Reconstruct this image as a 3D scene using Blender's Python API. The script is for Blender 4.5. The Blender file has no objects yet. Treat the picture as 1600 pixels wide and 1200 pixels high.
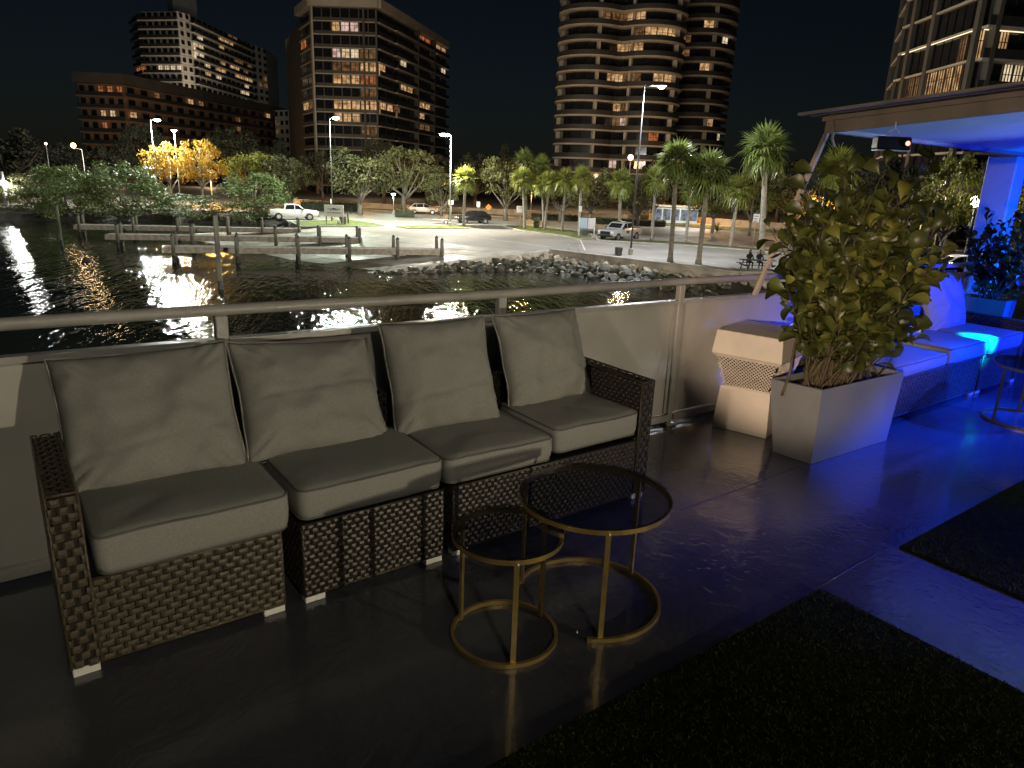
import bpy, bmesh, math, random
from mathutils import Vector, Matrix, noise

# ------------------------------------------------------------------ camera
SC = bpy.context.scene
COL = SC.collection
FPX, CAMH = 1110.0, 1.75          # focal length in pixels of a 1600 wide frame, eye height over the deck
PITCH, ROLL, YAW = map(math.radians, (16.3, 2.2, 53.5))
FWD = Vector((math.cos(YAW) * math.cos(PITCH), math.sin(YAW) * math.cos(PITCH), -math.sin(PITCH)))
_r = Vector((math.sin(YAW), -math.cos(YAW), 0)); _u = _r.cross(FWD)
RGT = _r * math.cos(ROLL) + _u * math.sin(ROLL)
UPV = -_r * math.sin(ROLL) + _u * math.cos(ROLL)
EYE = Vector((0, 0, CAMH))
cam_data = bpy.data.cameras.new('camera')
cam_data.sensor_width = 36.0
cam_data.lens = FPX / 1600 * 36
cam_data.clip_start, cam_data.clip_end = 0.05, 4000
cam = bpy.data.objects.new('camera', cam_data)
COL.objects.link(cam)
m = Matrix((RGT, UPV, -FWD)).transposed().to_4x4(); m.translation = EYE
cam.matrix_world = m
SC.camera = cam

# ------------------------------------------------------------------ night sky, moonlight, exposure
world = bpy.data.worlds.new('World'); SC.world = world; world.use_nodes = True
wn, wl = world.node_tree.nodes, world.node_tree.links
sky = wn.new('ShaderNodeTexSky'); sky.sky_type = 'NISHITA'; sky.sun_disc = False
sky.sun_elevation = math.radians(24); sky.sun_rotation = math.radians(200)
sky.air_density = 1.0; sky.dust_density = 0.6; sky.ozone_density = 3.0
hsv = wn.new('ShaderNodeHueSaturation'); hsv.inputs['Saturation'].default_value = 1.0
wl.new(sky.outputs[0], hsv.inputs['Color'])
wl.new(hsv.outputs[0], wn['Background'].inputs[0])
wn['Background'].inputs[1].default_value = 0.0011
sun = bpy.data.lights.new('moonlight', 'SUN'); sun.energy = 0.01; sun.angle = math.radians(0.5); sun.color = (.85, .9, 1)
sun_o = bpy.data.objects.new('moonlight', sun); COL.objects.link(sun_o)
sun_o.rotation_euler = (math.radians(66), 0, math.radians(-20))
SC.view_settings.view_transform = 'Standard'; SC.view_settings.look = 'None'
SC.view_settings.exposure = 0.0; SC.view_settings.gamma = 1.0
SC.view_settings.use_curve_mapping = False
SC.render.engine = 'CYCLES'
cy = SC.cycles
cy.use_denoising = True; cy.max_bounces = 6; cy.diffuse_bounces = 2; cy.glossy_bounces = 3
cy.transmission_bounces = 6; cy.transparent_max_bounces = 8
cy.caustics_reflective = False; cy.caustics_refractive = False
cy.sample_clamp_indirect = 2.0; cy.sample_clamp_direct = 0
try: cy.use_light_tree = True
except Exception: pass

# ------------------------------------------------------------------ measuring helpers
ZL, ZW = -4.5, -5.7               # the car park and the water, seen from the raised deck
def ray(x, y): return FWD + RGT * ((x - 800) / FPX) + UPV * ((600 - y) / FPX)
def on_z(x, y, z=0.0):
    d = ray(x, y); return EYE + d * ((z - CAMH) / d.z)
def at_dist(x, y, dist):          # point on that sight line at a horizontal distance
    d = ray(x, y); return EYE + d * (dist / math.hypot(d.x, d.y))
def pix(p):
    d = Vector(p) - EYE; z = d.dot(FWD)
    return (800 + FPX * d.dot(RGT) / z, 600 - FPX * d.dot(UPV) / z)
def height_at(base, x, y):        # z of the sight line through a pixel above a ground point
    d = ray(x, y); k = math.hypot(base.x, base.y) / math.hypot(d.x, d.y)
    return EYE.z + k * d.z

# ------------------------------------------------------------------ scene tree helpers
def link(name, data, parent=None, mat=None, loc=None, rot=None, scale=None):
    o = bpy.data.objects.new(name, data); COL.objects.link(o)
    if parent is not None: o.parent = parent
    if loc is not None: o.location = loc
    if rot is not None: o.rotation_euler = rot
    if scale is not None: o.scale = scale
    if mat is not None and data is not None and not data.materials: data.materials.append(mat)
    return o
def tag(o, label, cat, group=None):
    o['label'] = label; o['category'] = cat
    if group: o['group'] = group
    return o
def thing(name, label, cat, loc=(0, 0, 0), rz=0.0, group=None):
    o = link(name, None, loc=loc, rot=(0, 0, rz)); o.empty_display_size = .2
    return tag(o, label, cat, group)
def struct(o): o['kind'] = 'structure'; return o
def stuff(o): o['kind'] = 'stuff'; return o
def own_mat(o, mat):              # a material on the object although the mesh is shared
    o.material_slots[0].link = 'OBJECT'; o.material_slots[0].material = mat; return o

class MB:
    """collects shapes and becomes one mesh"""
    def __init__(s): s.v, s.f, s.sm = [], [], []
    def add(s, v, f, smooth=False):
        n = len(s.v); s.v += [tuple(p) for p in v]
        s.f += [tuple(i + n for i in q) for q in f]; s.sm += [smooth] * len(f); return s
    def box(s, x0, x1, y0, y1, z0, z1, M=None):
        v = [(x, y, z) for z in (z0, z1) for y in (y0, y1) for x in (x0, x1)]
        if M is not None: v = [M @ Vector(p) for p in v]
        return s.add(v, [(0, 2, 3, 1), (4, 5, 7, 6), (0, 1, 5, 4), (2, 6, 7, 3), (0, 4, 6, 2), (1, 3, 7, 5)])
    def bbox(s, x0, x1, y0, y1, z0, z1, b=.01, M=None):
        """box with chamfered edges"""
        b = min(b, (x1 - x0) * .45, (y1 - y0) * .45, (z1 - z0) * .45)
        X, Y, Z = (x0, x1), (y0, y1), (z0, z1)
        v, idx = [], {}
        for i in (0, 1):
            for j in (0, 1):
                for k in (0, 1):
                    c = (X[i], Y[j], Z[k]); sg = (b if i == 0 else -b, b if j == 0 else -b, b if k == 0 else -b)
                    for a in range(3):
                        p = [c[q] + (0 if q == a else sg[q]) for q in range(3)]
                        idx[(i, j, k, a)] = len(v); v.append(tuple(p))
        f = []
        def quad(a, cs): f.append([idx[c + (a,)] for c in cs])
        for i in (0, 1):
            q = [(i, 0, 0), (i, 1, 0), (i, 1, 1), (i, 0, 1)]; quad(0, q if i else q[::-1])
            q = [(0, i, 0), (0, i, 1), (1, i, 1), (1, i, 0)]; quad(1, q if i else q[::-1])
            q = [(0, 0, i), (1, 0, i), (1, 1, i), (0, 1, i)]; quad(2, q if i else q[::-1])
        def edge(a1, a2, e0, e1): f.append([idx[e0 + (a1,)], idx[e1 + (a1,)], idx[e1 + (a2,)], idx[e0 + (a2,)]])
        for i in (0, 1):
            for j in (0, 1):
                edge(0, 1, (i, j, 0), (i, j, 1)); edge(0, 2, (i, 0, j), (i, 1, j)); edge(1, 2, (0, i, j), (1, i, j))
        for i in (0, 1):
            for j in (0, 1):
                for k in (0, 1): f.append([idx[(i, j, k, a)] for a in range(3)])
        if M is not None: v = [M @ Vector(p) for p in v]
        return s.add(v, f)
    def tube(s, pts, r, n=8, cap=True, smooth=True, closed=False):
        pts = [Vector(p) for p in pts]; N = len(pts)
        rr = r if isinstance(r, (list, tuple)) else [r] * N
        v, f = [], []; up = None
        for i, p in enumerate(pts):
            if closed: t = pts[(i + 1) % N] - pts[i - 1]
            else: t = pts[min(i + 1, N - 1)] - pts[max(i - 1, 0)]
            t.normalize()
            if up is None:
                up = Vector((0, 0, 1)) if abs(t.z) < .9 else Vector((1, 0, 0))
            a = t.cross(up)
            if a.length < 1e-6: a = t.cross(Vector((0, 1, 0)))
            a.normalize(); b = a.cross(t); up = b
            for k in range(n):
                w = 2 * math.pi * k / n
                v.append(p + (a * math.cos(w) + b * math.sin(w)) * rr[i])
        for i in range(N if closed else N - 1):
            j = (i + 1) % N
            for k in range(n):
                f.append((i * n + k, i * n + (k + 1) % n, j * n + (k + 1) % n, j * n + k))
        if cap and not closed:
            f.append(tuple(range(n - 1, -1, -1))); f.append(tuple((N - 1) * n + k for k in range(n)))
        return s.add(v, f, smooth)
    def lathe(s, prof, n=16, c=(0, 0, 0), smooth=True):
        v, f = [], []
        for (r, z) in prof:
            for k in range(n):
                w = 2 * math.pi * k / n; v.append((c[0] + r * math.cos(w), c[1] + r * math.sin(w), c[2] + z))
        for i in range(len(prof) - 1):
            for k in range(n): f.append((i * n + k, i * n + (k + 1) % n, (i + 1) * n + (k + 1) % n, (i + 1) * n + k))
        f.append(tuple(range(n - 1, -1, -1))); f.append(tuple((len(prof) - 1) * n + k for k in range(n)))
        return s.add(v, f, smooth)
    def prism(s, poly, z0, z1):
        n = len(poly)
        v = [(p[0], p[1], z0) for p in poly] + [(p[0], p[1], z1) for p in poly]
        f = [tuple(range(n - 1, -1, -1)), tuple(range(n, 2 * n))]
        f += [(i, (i + 1) % n, (i + 1) % n + n, i + n) for i in range(n)]
        return s.add(v, f)
    def mesh(s, name, mat=None):
        me = bpy.data.meshes.new(name); me.from_pydata(s.v, [], s.f)
        if any(s.sm): me.polygons.foreach_set('use_smooth', s.sm)
        if mat is not None: me.materials.append(mat)
        me.update(); return me
    def build(s, name, mat, parent=None, loc=None, rot=None):
        return link(name, s.mesh(name, mat), parent, None, loc, rot)

def fix_normals(me):
    bm = bmesh.new(); bm.from_mesh(me); bmesh.ops.recalc_face_normals(bm, faces=bm.faces); bm.to_mesh(me); bm.free(); return me
def frame_x(a, b):
    """matrix whose X runs from a to b, Z up"""
    a, b = Vector(a), Vector(b); x = (b - a).normalized(); y = Vector((0, 0, 1)).cross(x).normalized(); z = x.cross(y)
    M = Matrix((x, y, z)).transposed().to_4x4(); M.translation = a; return M
def arc_pts(c, r, a0, a1, n, z=0.0):
    return [(c[0] + r * math.cos(a0 + (a1 - a0) * i / n), c[1] + r * math.sin(a0 + (a1 - a0) * i / n), z) for i in range(n + 1)]

# ------------------------------------------------------------------ materials
MATS = {}
def pmat(name, col, rough=.6, metal=0.0, var=.18, scale=6.0, bump=0.0, bscale=40.0, rvar=0.0, spec=.5, col2=None,
         trans=0.0, coat=0.0, rand=0.0, coords='Object', sub=0.0, detail=4.0, bdist=.02):
    """procedural surface: noise between two tones, noise in the gloss, fine relief"""
    mt = bpy.data.materials.new(name); mt.use_nodes = True; MATS[name] = mt
    n, l = mt.node_tree.nodes, mt.node_tree.links
    b = n['Principled BSDF']
    b.inputs['Metallic'].default_value = metal
    b.inputs['Specular IOR Level'].default_value = spec
    b.inputs['Transmission Weight'].default_value = trans
    b.inputs['Coat Weight'].default_value = coat
    tc = n.new('ShaderNodeTexCoord')
    tx = n.new('ShaderNodeTexNoise'); tx.inputs['Scale'].default_value = scale; tx.inputs['Detail'].default_value = detail
    l.new(tc.outputs[coords], tx.inputs['Vector'])
    c2 = col2 if col2 else tuple(min(1, q * (1 + var)) for q in col)
    c1 = col if col2 else tuple(q * (1 - var) for q in col)
    rp = n.new('ShaderNodeValToRGB')
    rp.color_ramp.elements[0].position = .32; rp.color_ramp.elements[1].position = .68
    rp.color_ramp.elements[0].color = (*c1, 1); rp.color_ramp.elements[1].color = (*c2, 1)
    l.new(tx.outputs['Fac'], rp.inputs[0])
    out = rp.outputs[0]
    if rand:
        oi = n.new('ShaderNodeObjectInfo'); h = n.new('ShaderNodeHueSaturation')
        mr = n.new('ShaderNodeMapRange'); mr.inputs[3].default_value = 1 - rand; mr.inputs[4].default_value = 1 + rand
        l.new(oi.outputs['Random'], mr.inputs[0]); l.new(mr.outputs[0], h.inputs['Value']); l.new(out, h.inputs['Color']); out = h.outputs[0]
    l.new(out, b.inputs['Base Color'])
    if rvar:
        mr = n.new('ShaderNodeMapRange'); mr.inputs[1].default_value = .3; mr.inputs[2].default_value = .7
        mr.inputs[3].default_value = max(.02, rough - rvar); mr.inputs[4].default_value = min(1, rough + rvar)
        l.new(tx.outputs['Fac'], mr.inputs[0]); l.new(mr.outputs[0], b.inputs['Roughness'])
    else: b.inputs['Roughness'].default_value = rough
    if bump:
        t2 = n.new('ShaderNodeTexNoise'); t2.inputs['Scale'].default_value = bscale; t2.inputs['Detail'].default_value = 5
        l.new(tc.outputs[coords], t2.inputs['Vector'])
        bp = n.new('ShaderNodeBump'); bp.inputs['Strength'].default_value = bump; bp.inputs['Distance'].default_value = bdist
        l.new(t2.outputs['Fac'], bp.inputs['Height']); l.new(bp.outputs[0], b.inputs['Normal'])
    if sub:
        b.inputs['Transmission Weight'].default_value = 0
        tr = n.new('ShaderNodeBsdfTranslucent'); mx = n.new('ShaderNodeMixShader'); mx.inputs[0].default_value = sub
        l.new(out, tr.inputs[0]); l.new(b.outputs[0], mx.inputs[1]); l.new(tr.outputs[0], mx.inputs[2])
        l.new(mx.outputs[0], n['Material Output'].inputs[0])
    return mt
def emat(name, col, strength, var=0.0, scale=3.0, sample=False):
    """something that gives off light"""
    mt = bpy.data.materials.new(name); mt.use_nodes = True; MATS[name] = mt
    n, l = mt.node_tree.nodes, mt.node_tree.links
    n.remove(n['Principled BSDF']); e = n.new('ShaderNodeEmission'); e.inputs[1].default_value = strength
    e.inputs[0].default_value = (*col, 1)
    if var:
        tc = n.new('ShaderNodeTexCoord'); tx = n.new('ShaderNodeTexNoise'); tx.inputs['Scale'].default_value = scale; tx.inputs['Detail'].default_value = 3
        oi = n.new('ShaderNodeObjectInfo'); ad = n.new('ShaderNodeVectorMath'); ad.operation = 'ADD'
        l.new(tc.outputs['Object'], ad.inputs[0]); l.new(oi.outputs['Location'], ad.inputs[1])
        l.new(ad.outputs[0], tx.inputs['Vector'])
        rp = n.new('ShaderNodeValToRGB'); rp.color_ramp.elements[0].position = .35; rp.color_ramp.elements[1].position = .65
        rp.color_ramp.elements[0].color = (*[q * (1 - var) * f for q, f in zip(col, (1, .8, .6))], 1); rp.color_ramp.elements[1].color = (*col, 1)
        l.new(tx.outputs['Fac'], rp.inputs[0]); l.new(rp.outputs[0], e.inputs[0])
    l.new(e.outputs[0], n['Material Output'].inputs[0])
    mt.cycles.emission_sampling = 'AUTO' if sample else 'NONE'
    return mt
def lamp(name, kind, loc, power, col, parent=None, radius=.1, spot=None, blend=.3, target=None):
    L = bpy.data.lights.new(name, kind); L.energy = power; L.color = col
    if kind in ('POINT', 'SPOT'): L.shadow_soft_size = radius
    if kind == 'SPOT': L.spot_size = math.radians(spot); L.spot_blend = blend
    o = bpy.data.objects.new(name, L); COL.objects.link(o); o.location = loc
    if parent is not None: o.parent = parent
    if target is not None:
        w = Vector(loc) if parent is None else parent.matrix_basis @ Vector(loc)
        q = (Vector(target) - w).to_track_quat('-Z', 'Y')
        o.rotation_mode = 'QUATERNION'
        o.rotation_quaternion = q if parent is None else parent.matrix_basis.to_quaternion().inverted() @ q
    return o

pmat('fabric', (.285, .280, .255), .95, var=.12, scale=160, bump=.5, bscale=420, bdist=.004, spec=.15)
pmat('wicker_shaded', (.040, .032, .023), .42, var=.3, scale=70, bump=.25, bscale=160, bdist=.003)  # wicker toned down: the dimmer light on two modules is in the colour
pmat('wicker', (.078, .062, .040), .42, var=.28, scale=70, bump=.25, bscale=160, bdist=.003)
pmat('seam', (.13, .127, .115), .9, spec=.1)
pmat('wicker_back', (.012, .009, .007), .8, var=.3)
pmat('foot_metal', (.75, .73, .68), .35, var=.1, scale=20)
pmat('brass', (.58, .41, .15), .33, metal=.85, var=.14, scale=18, bump=.1, bscale=90, bdist=.002)
pmat('wall_paint', (.46, .44, .40), .5, var=.10, scale=2.2, bump=.12, bscale=14, rvar=.12)
pmat('rail_paint', (.38, .365, .34), .38, var=.12, scale=6, bump=.2, bscale=35, rvar=.1)
pmat('cabinet_paint', (.62, .54, .46), .55, var=.08, scale=4, bump=.08, bscale=60)
pmat('cabinet_inside', (.02, .018, .016), .9)
pmat('planter_paint', (.17, .172, .180), .45, var=.1, scale=3, bump=.06, bscale=30, rvar=.08)
pmat('soil', (.035, .022, .014), .95, var=.5, scale=40, bump=.9, bscale=60)
pmat('leaf', (.068, .080, .017), .42, var=.55, scale=5, rand=.5, sub=.12, bump=.1, bscale=30)
pmat('leaf_b', (.145, .145, .028), .42, var=.45, scale=5, rand=.45, sub=.12, bump=.1, bscale=30)
pmat('stem', (.085, .062, .035), .85, var=.35, scale=20, bump=.5, bscale=60)
pmat('roof_wood', (.47, .385, .30), .62, var=.2, scale=3, bump=.2, bscale=25)
pmat('roof_sheet', (.34, .29, .23), .7, var=.2)
pmat('ceiling_white', (.72, .73, .75), .38, var=.08, scale=1.6, bump=.25, bscale=5, bdist=.05)
pmat('column_white', (.7, .7, .72), .5, var=.06)
pmat('black_plastic', (.012, .012, .013), .4, var=.2)
pmat('turf', (.034, .046, .009), .9, var=.5, scale=30, spec=.15)
pmat('turf_base', (.012, .016, .004), .98, var=.4, scale=20, spec=.05)
pmat('asphalt', (.20, .193, .178), .72, var=.28, scale=.22, bump=.3, bscale=14, rvar=.12, col2=(.31, .298, .275), detail=9)
pmat('concrete', (.40, .375, .33), .8, var=.25, scale=.9, bump=.3, bscale=9, detail=8)
pmat('ramp_concrete', (.36, .345, .30), .62, var=.45, scale=.5, bump=.4, bscale=5, rvar=.2, detail=9)
pmat('algae_concrete', (.10, .115, .045), .7, col2=(.26, .25, .17), scale=.7, bump=.5, bscale=6, detail=9)
pmat('grass', (.10, .13, .025), .9, var=.5, scale=1.4, bump=.6, bscale=18)
pmat('verge', (.09, .095, .03), .9, var=.5, scale=.8, bump=.6, bscale=12)
pmat('bank', (.035, .03, .025), .95, var=.4, scale=1)
pmat('rock', (.28, .25, .20), .9, col2=(.48, .44, .36), scale=1.3, bump=.8, bscale=5, rand=.45, bdist=.1)
pmat('wet_rock', (.035, .035, .025), .5, col2=(.075, .07, .05), scale=1.3, bump=.8, bscale=5, rand=.4, bdist=.1)
pmat('paint_line', (.62, .60, .55), .7, var=.35, scale=2)
pmat('timber', (.31, .275, .225), .85, var=.3, scale=3, bump=.5, bscale=20)
pmat('piling', (.16, .155, .12), .85, var=.45, scale=2.2, bump=.6, bscale=14)
pmat('piling_wet', (.02, .021, .015), .5, var=.4, scale=2.2, bump=.6, bscale=14)
pmat('pole_paint', (.07, .07, .068), .45, var=.15)
pmat('pole_light', (.36, .36, .35), .5, var=.12)
pmat('bark', (.19, .165, .135), .9, var=.35, scale=3, bump=.7, bscale=9, rand=.25)
pmat('bark_dark', (.05, .042, .033), .9, var=.35, scale=3, bump=.7, bscale=9)
pmat('palm_bark', (.24, .215, .175), .9, var=.3, scale=4, bump=.7, bscale=8, rand=.2)
pmat('oak_leaf', (.11, .112, .040), .65, var=.45, scale=.9, rand=.25, sub=.2)
pmat('mangrove_leaf', (.15, .20, .07), .55, var=.45, scale=.9, rand=.2, sub=.2)
pmat('sodium_lit_leaf', (.30, .175, .012), .65, var=.4, scale=.9, rand=.15, sub=.25)  # gold of the sodium light put into the leaf colour
pmat('lime_leaf', (.16, .165, .025), .6, var=.45, scale=.9, rand=.2, sub=.25)
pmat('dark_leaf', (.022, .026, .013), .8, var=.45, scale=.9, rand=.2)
pmat('palm_leaf', (.20, .225, .05), .36, var=.4, scale=2, rand=.25, sub=.25)
pmat('palm_leaf_b', (.14, .18, .05), .28, var=.4, scale=2, rand=.2, sub=.3)
pmat('palm_dry', (.22, .16, .07), .8, var=.3, scale=2)
pmat('low_wall', (.46, .34, .22), .85, var=.2, scale=.6, bump=.2, bscale=6)
pmat('tower_tan', (.40, .35, .285), .85, var=.14, scale=.25)
pmat('tower_white', (.55, .52, .47), .8, var=.12, scale=.2)
pmat('tower_brown', (.23, .135, .085), .85, var=.18, scale=.2)
pmat('tower_dark', (.085, .072, .058), .75, var=.2, scale=.2)
pmat('tower_glass', (.012, .012, .014), .12, var=.3, scale=.5)
pmat('tower_rail', (.03, .027, .024), .6)
pmat('car_white', (.75, .75, .74), .25, var=.04, coat=.6)
pmat('car_silver', (.52, .53, .54), .25, metal=.35, var=.05, coat=.6)
pmat('car_black', (.012, .012, .014), .18, var=.1, coat=.6)
pmat('car_tan', (.55, .40, .30), .3, var=.05, coat=.5)
pmat('car_glass', (.015, .016, .018), .06, var=.1)
pmat('tyre', (.018, .018, .018), .8)
pmat('rim', (.45, .45, .46), .3, metal=.8)
pmat('lens_off', (.7, .7, .72), .15)
pmat('sign_face', (.72, .69, .66), .6, var=.06)
pmat('sign_ink', (.06, .055, .06), .7)
pmat('sign_orange', (.75, .28, .03), .6)
pmat('plastic_dark', (.05, .055, .06), .5, var=.2)
pmat('plastic_white', (.75, .75, .73), .5)
pmat('cloth_black', (.010, .010, .012), .9)
pmat('skin', (.34, .2, .13), .6)
pmat('hair', (.010, .008, .007), .5)
pmat('jeans', (.10, .10, .12), .9)
pmat('boat_white', (.78, .78, .76), .35)
pmat('gold_trim', (.5, .36, .1), .4)

# ------------------------------------------------------------------ wet deck paint, water, glass
def deck_mat():
    mt = bpy.data.materials.new('deck_paint'); mt.use_nodes = True; MATS['deck_paint'] = mt
    n, l = mt.node_tree.nodes, mt.node_tree.links; b = n['Principled BSDF']
    tc = n.new('ShaderNodeTexCoord')
    def nz(sc, det, dist=0.0):
        t = n.new('ShaderNodeTexNoise'); t.inputs['Scale'].default_value = sc; t.inputs['Detail'].default_value = det
        t.inputs['Distortion'].default_value = dist; l.new(tc.outputs['Object'], t.inputs['Vector']); return t
    a, w, r, f = nz(1.1, 6, .6), nz(1.6, 3, 1.2), nz(7, 4, 1.5), nz(38, 5, .5)
    rp = n.new('ShaderNodeValToRGB'); rp.color_ramp.elements[0].position = .35; rp.color_ramp.elements[1].position = .7
    rp.color_ramp.elements[0].color = (.046, .048, .057, 1); rp.color_ramp.elements[1].color = (.080, .081, .090, 1)
    l.new(a.outputs[0], rp.inputs[0]); l.new(rp.outputs[0], b.inputs['Base Color'])
    mr = n.new('ShaderNodeMapRange'); mr.inputs[1].default_value = .40; mr.inputs[2].default_value = .62
    mr.inputs[3].default_value = .08; mr.inputs[4].default_value = .26
    l.new(w.outputs[0], mr.inputs[0]); l.new(mr.outputs[0], b.inputs['Roughness'])
    b1 = n.new('ShaderNodeBump'); b1.inputs['Strength'].default_value = .4; b1.inputs['Distance'].default_value = .012
    l.new(r.outputs[0], b1.inputs['Height'])
    b2 = n.new('ShaderNodeBump'); b2.inputs['Strength'].default_value = .45; b2.inputs['Distance'].default_value = .004
    l.new(f.outputs[0], b2.inputs['Height']); l.new(b1.outputs[0], b2.inputs['Normal']); l.new(b2.outputs[0], b.inputs['Normal'])
    b.inputs['Coat Weight'].default_value = .35; b.inputs['Coat Roughness'].default_value = .08
    return mt
deck_mat()
def glass_mat(name, tint, refl=.9):
    mt = bpy.data.materials.new(name); mt.use_nodes = True; MATS[name] = mt
    n, l = mt.node_tree.nodes, mt.node_tree.links; n.remove(n['Principled BSDF'])
    t = n.new('ShaderNodeBsdfTransparent'); t.inputs[0].default_value = (*tint, 1)
    g = n.new('ShaderNodeBsdfGlossy'); g.inputs['Roughness'].default_value = .03; g.inputs[0].default_value = (refl, refl, refl, 1)
    fr = n.new('ShaderNodeFresnel'); fr.inputs[0].default_value = 2.1
    tc = n.new('ShaderNodeTexCoord'); tx = n.new('ShaderNodeTexNoise'); tx.inputs['Scale'].default_value = 9
    mr = n.new('ShaderNodeMapRange'); mr.inputs[3].default_value = .02; mr.inputs[4].default_value = .10
    l.new(tc.outputs['Object'], tx.inputs['Vector']); l.new(tx.outputs[0], mr.inputs[0]); l.new(mr.outputs[0], g.inputs['Roughness'])
    ge = n.new('ShaderNodeNewGeometry'); inv = n.new('ShaderNodeMath'); inv.operation = 'SUBTRACT'; inv.inputs[0].default_value = 1; l.new(ge.outputs['Backfacing'], inv.inputs[1])
    mu = n.new('ShaderNodeMath'); mu.operation = 'MULTIPLY'; l.new(fr.outputs[0], mu.inputs[0]); l.new(inv.outputs[0], mu.inputs[1])
    mx = n.new('ShaderNodeMixShader'); l.new(mu.outputs[0], mx.inputs[0]); l.new(t.outputs[0], mx.inputs[1]); l.new(g.outputs[0], mx.inputs[2])
    l.new(mx.outputs[0], n['Material Output'].inputs[0]); return mt
glass_mat('table_glass', (.66, .67, .69))

M_ = MATS
# ------------------------------------------------------------------ deck, hull, turf mats
WY = 3.37                                            # inner face of the railing wall
MB().box(-7, 15, -7, WY + .16, -.14, 0).build('deck_floor', M_['deck_paint']); deck = struct(bpy.data.objects['deck_floor'])
deck['label'] = 'wet dark painted deck floor'
hull = struct(MB().box(-7, 15, -7, WY + .12, -6.2, -.145).build('deck_hull', M_['wall_paint']))
for k, (a, b) in enumerate((((2.75, 2.32), (4.1, 2.35)), ((2.86, 1.455), (3.55, 1.462)))):
    M = frame_x((*a, 0), (*b, 0)); L = (Vector(b) - Vector(a)).length
    sm = MB(); seg = max(2, int(L / .25)); random.seed(k)
    pts = [M @ Vector((L * i / seg, random.uniform(-.006, .006), .001)) for i in range(seg + 1)]
    sm.tube(pts, .0022, 5).build('weld_seam', M_['deck_paint'], deck)
def turf_mat(label, x0, x1, y0, y1, seed, vis):
    t = thing('turf_mat', label, 'turf', ((x0 + x1) / 2, (y0 + y1) / 2, 0))
    cx, cy_ = (x0 + x1) / 2, (y0 + y1) / 2
    MB().bbox(x0 - cx, x1 - cx, y0 - cy_, y1 - cy_, .001, .014, .004).build('backing', M_['turf_base'], t)
    rnd = random.Random(seed); v, f = [], []
    vx0, vx1, vy0, vy1 = vis
    for i in range(int((vx1 - vx0) * (vy1 - vy0) * 13000)):
        x, y = rnd.uniform(vx0, vx1) - cx, rnd.uniform(vy0, vy1) - cy_
        a = rnd.uniform(0, 6.28); w = .002; h = rnd.uniform(.006, .014); lx, ly = rnd.gauss(0, .008), rnd.gauss(0, .008)
        n = len(v); v += [(x - w * math.cos(a), y - w * math.sin(a), .012), (x + w * math.cos(a), y + w * math.sin(a), .012), (x + lx, y + ly, .012 + h)]
        f.append((n, n + 1, n + 2))
    me = bpy.data.meshes.new('grass_fibres'); me.from_pydata(v, [], f); me.materials.append(M_['turf'])
    stuff(link('grass_fibres', me, t))
turf_mat('dark artificial turf mat in the foreground, its corner pointing at the round tables', -1.5, 2.84, -3.5, 1.435, 1, (.6, 2.84, .15, 1.43))
turf_mat('dark artificial turf mat at the right edge, beyond the blue lit strip of floor', 3.56, 8.5, -3.5, 1.435, 2, (3.56, 5.6, .5, 1.43))

# ------------------------------------------------------------------ railing wall
zt = lambda x: .990 - .0118 * x
zr = lambda x: 1.118 - .0122 * x
rw = thing('railing_wall', 'grey metal panel railing wall with tubular top rail along the water', 'railing', (0, WY, 0))
posts = [-3.86, -2.30, -.74, .82, 2.40, 3.97, 5.53, 7.1, 8.7]
for x in posts:
    MB().bbox(x - .028, x + .028, -.012, .035, .0, zr(x) - .02, .006).build('post', M_['rail_paint'], rw)
    MB().box(x - .045, x + .045, -.03, .06, .0, .012).build('post_foot', M_['rail_paint'], rw)
for a, b in zip(posts[:-1], posts[1:]):
    p = MB(); x0, x1 = a + .030, b - .030
    N = 14; v, f = [], []
    for i in range(N + 1):
        x = x0 + (x1 - x0) * i / N
        for z in (.085, .3, .55, .8, zt(x) - .03):
            dy = .006 * noise.noise(Vector((x * 1.3, z * 1.7, 3.1))) * (1 if 0 < i < N else .2)
            v.append((x, .012 + dy, z))
    for i in range(N):
        for j in range(4): f.append((i * 5 + j, (i + 1) * 5 + j, (i + 1) * 5 + j + 1, i * 5 + j + 1))
    p.add(v, f, True); p.box(x0, x1, .020, .026, .085, .93)
    p.build('panel', M_['wall_paint'], rw)
    MB().bbox(x0, x0 + .035, .002, .0105, .09, zt(x0) - .035, .002).build('panel_edge_strip', M_['rail_paint'], rw)
    MB().bbox(x1 - .035, x1, .002, .0105, .09, zt(x1) - .035, .002).build('panel_edge_strip', M_['rail_paint'], rw)
    MB().bbox(x0, x1, -.02, .04, .03, .082, .006).build('bottom_bar', M_['rail_paint'], rw)
    v = [(x, y, zt(x) + dz) for x in (x0, x1) for y in (-.014, .04) for dz in (-.028, 0)]
    MB().add(v, [(0, 1, 3, 2), (4, 6, 7, 5), (0, 4, 5, 1), (2, 3, 7, 6), (0, 2, 6, 4), (1, 5, 7, 3)]).build('cap_bar', M_['rail_paint'], rw)
MB().tube([(x, .012, zr(x) + .004 * math.sin(x * 2)) for x in [-4 + .35 * i for i in range(38)]], .027, 12).build('top_rail', M_['rail_paint'], rw)

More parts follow.
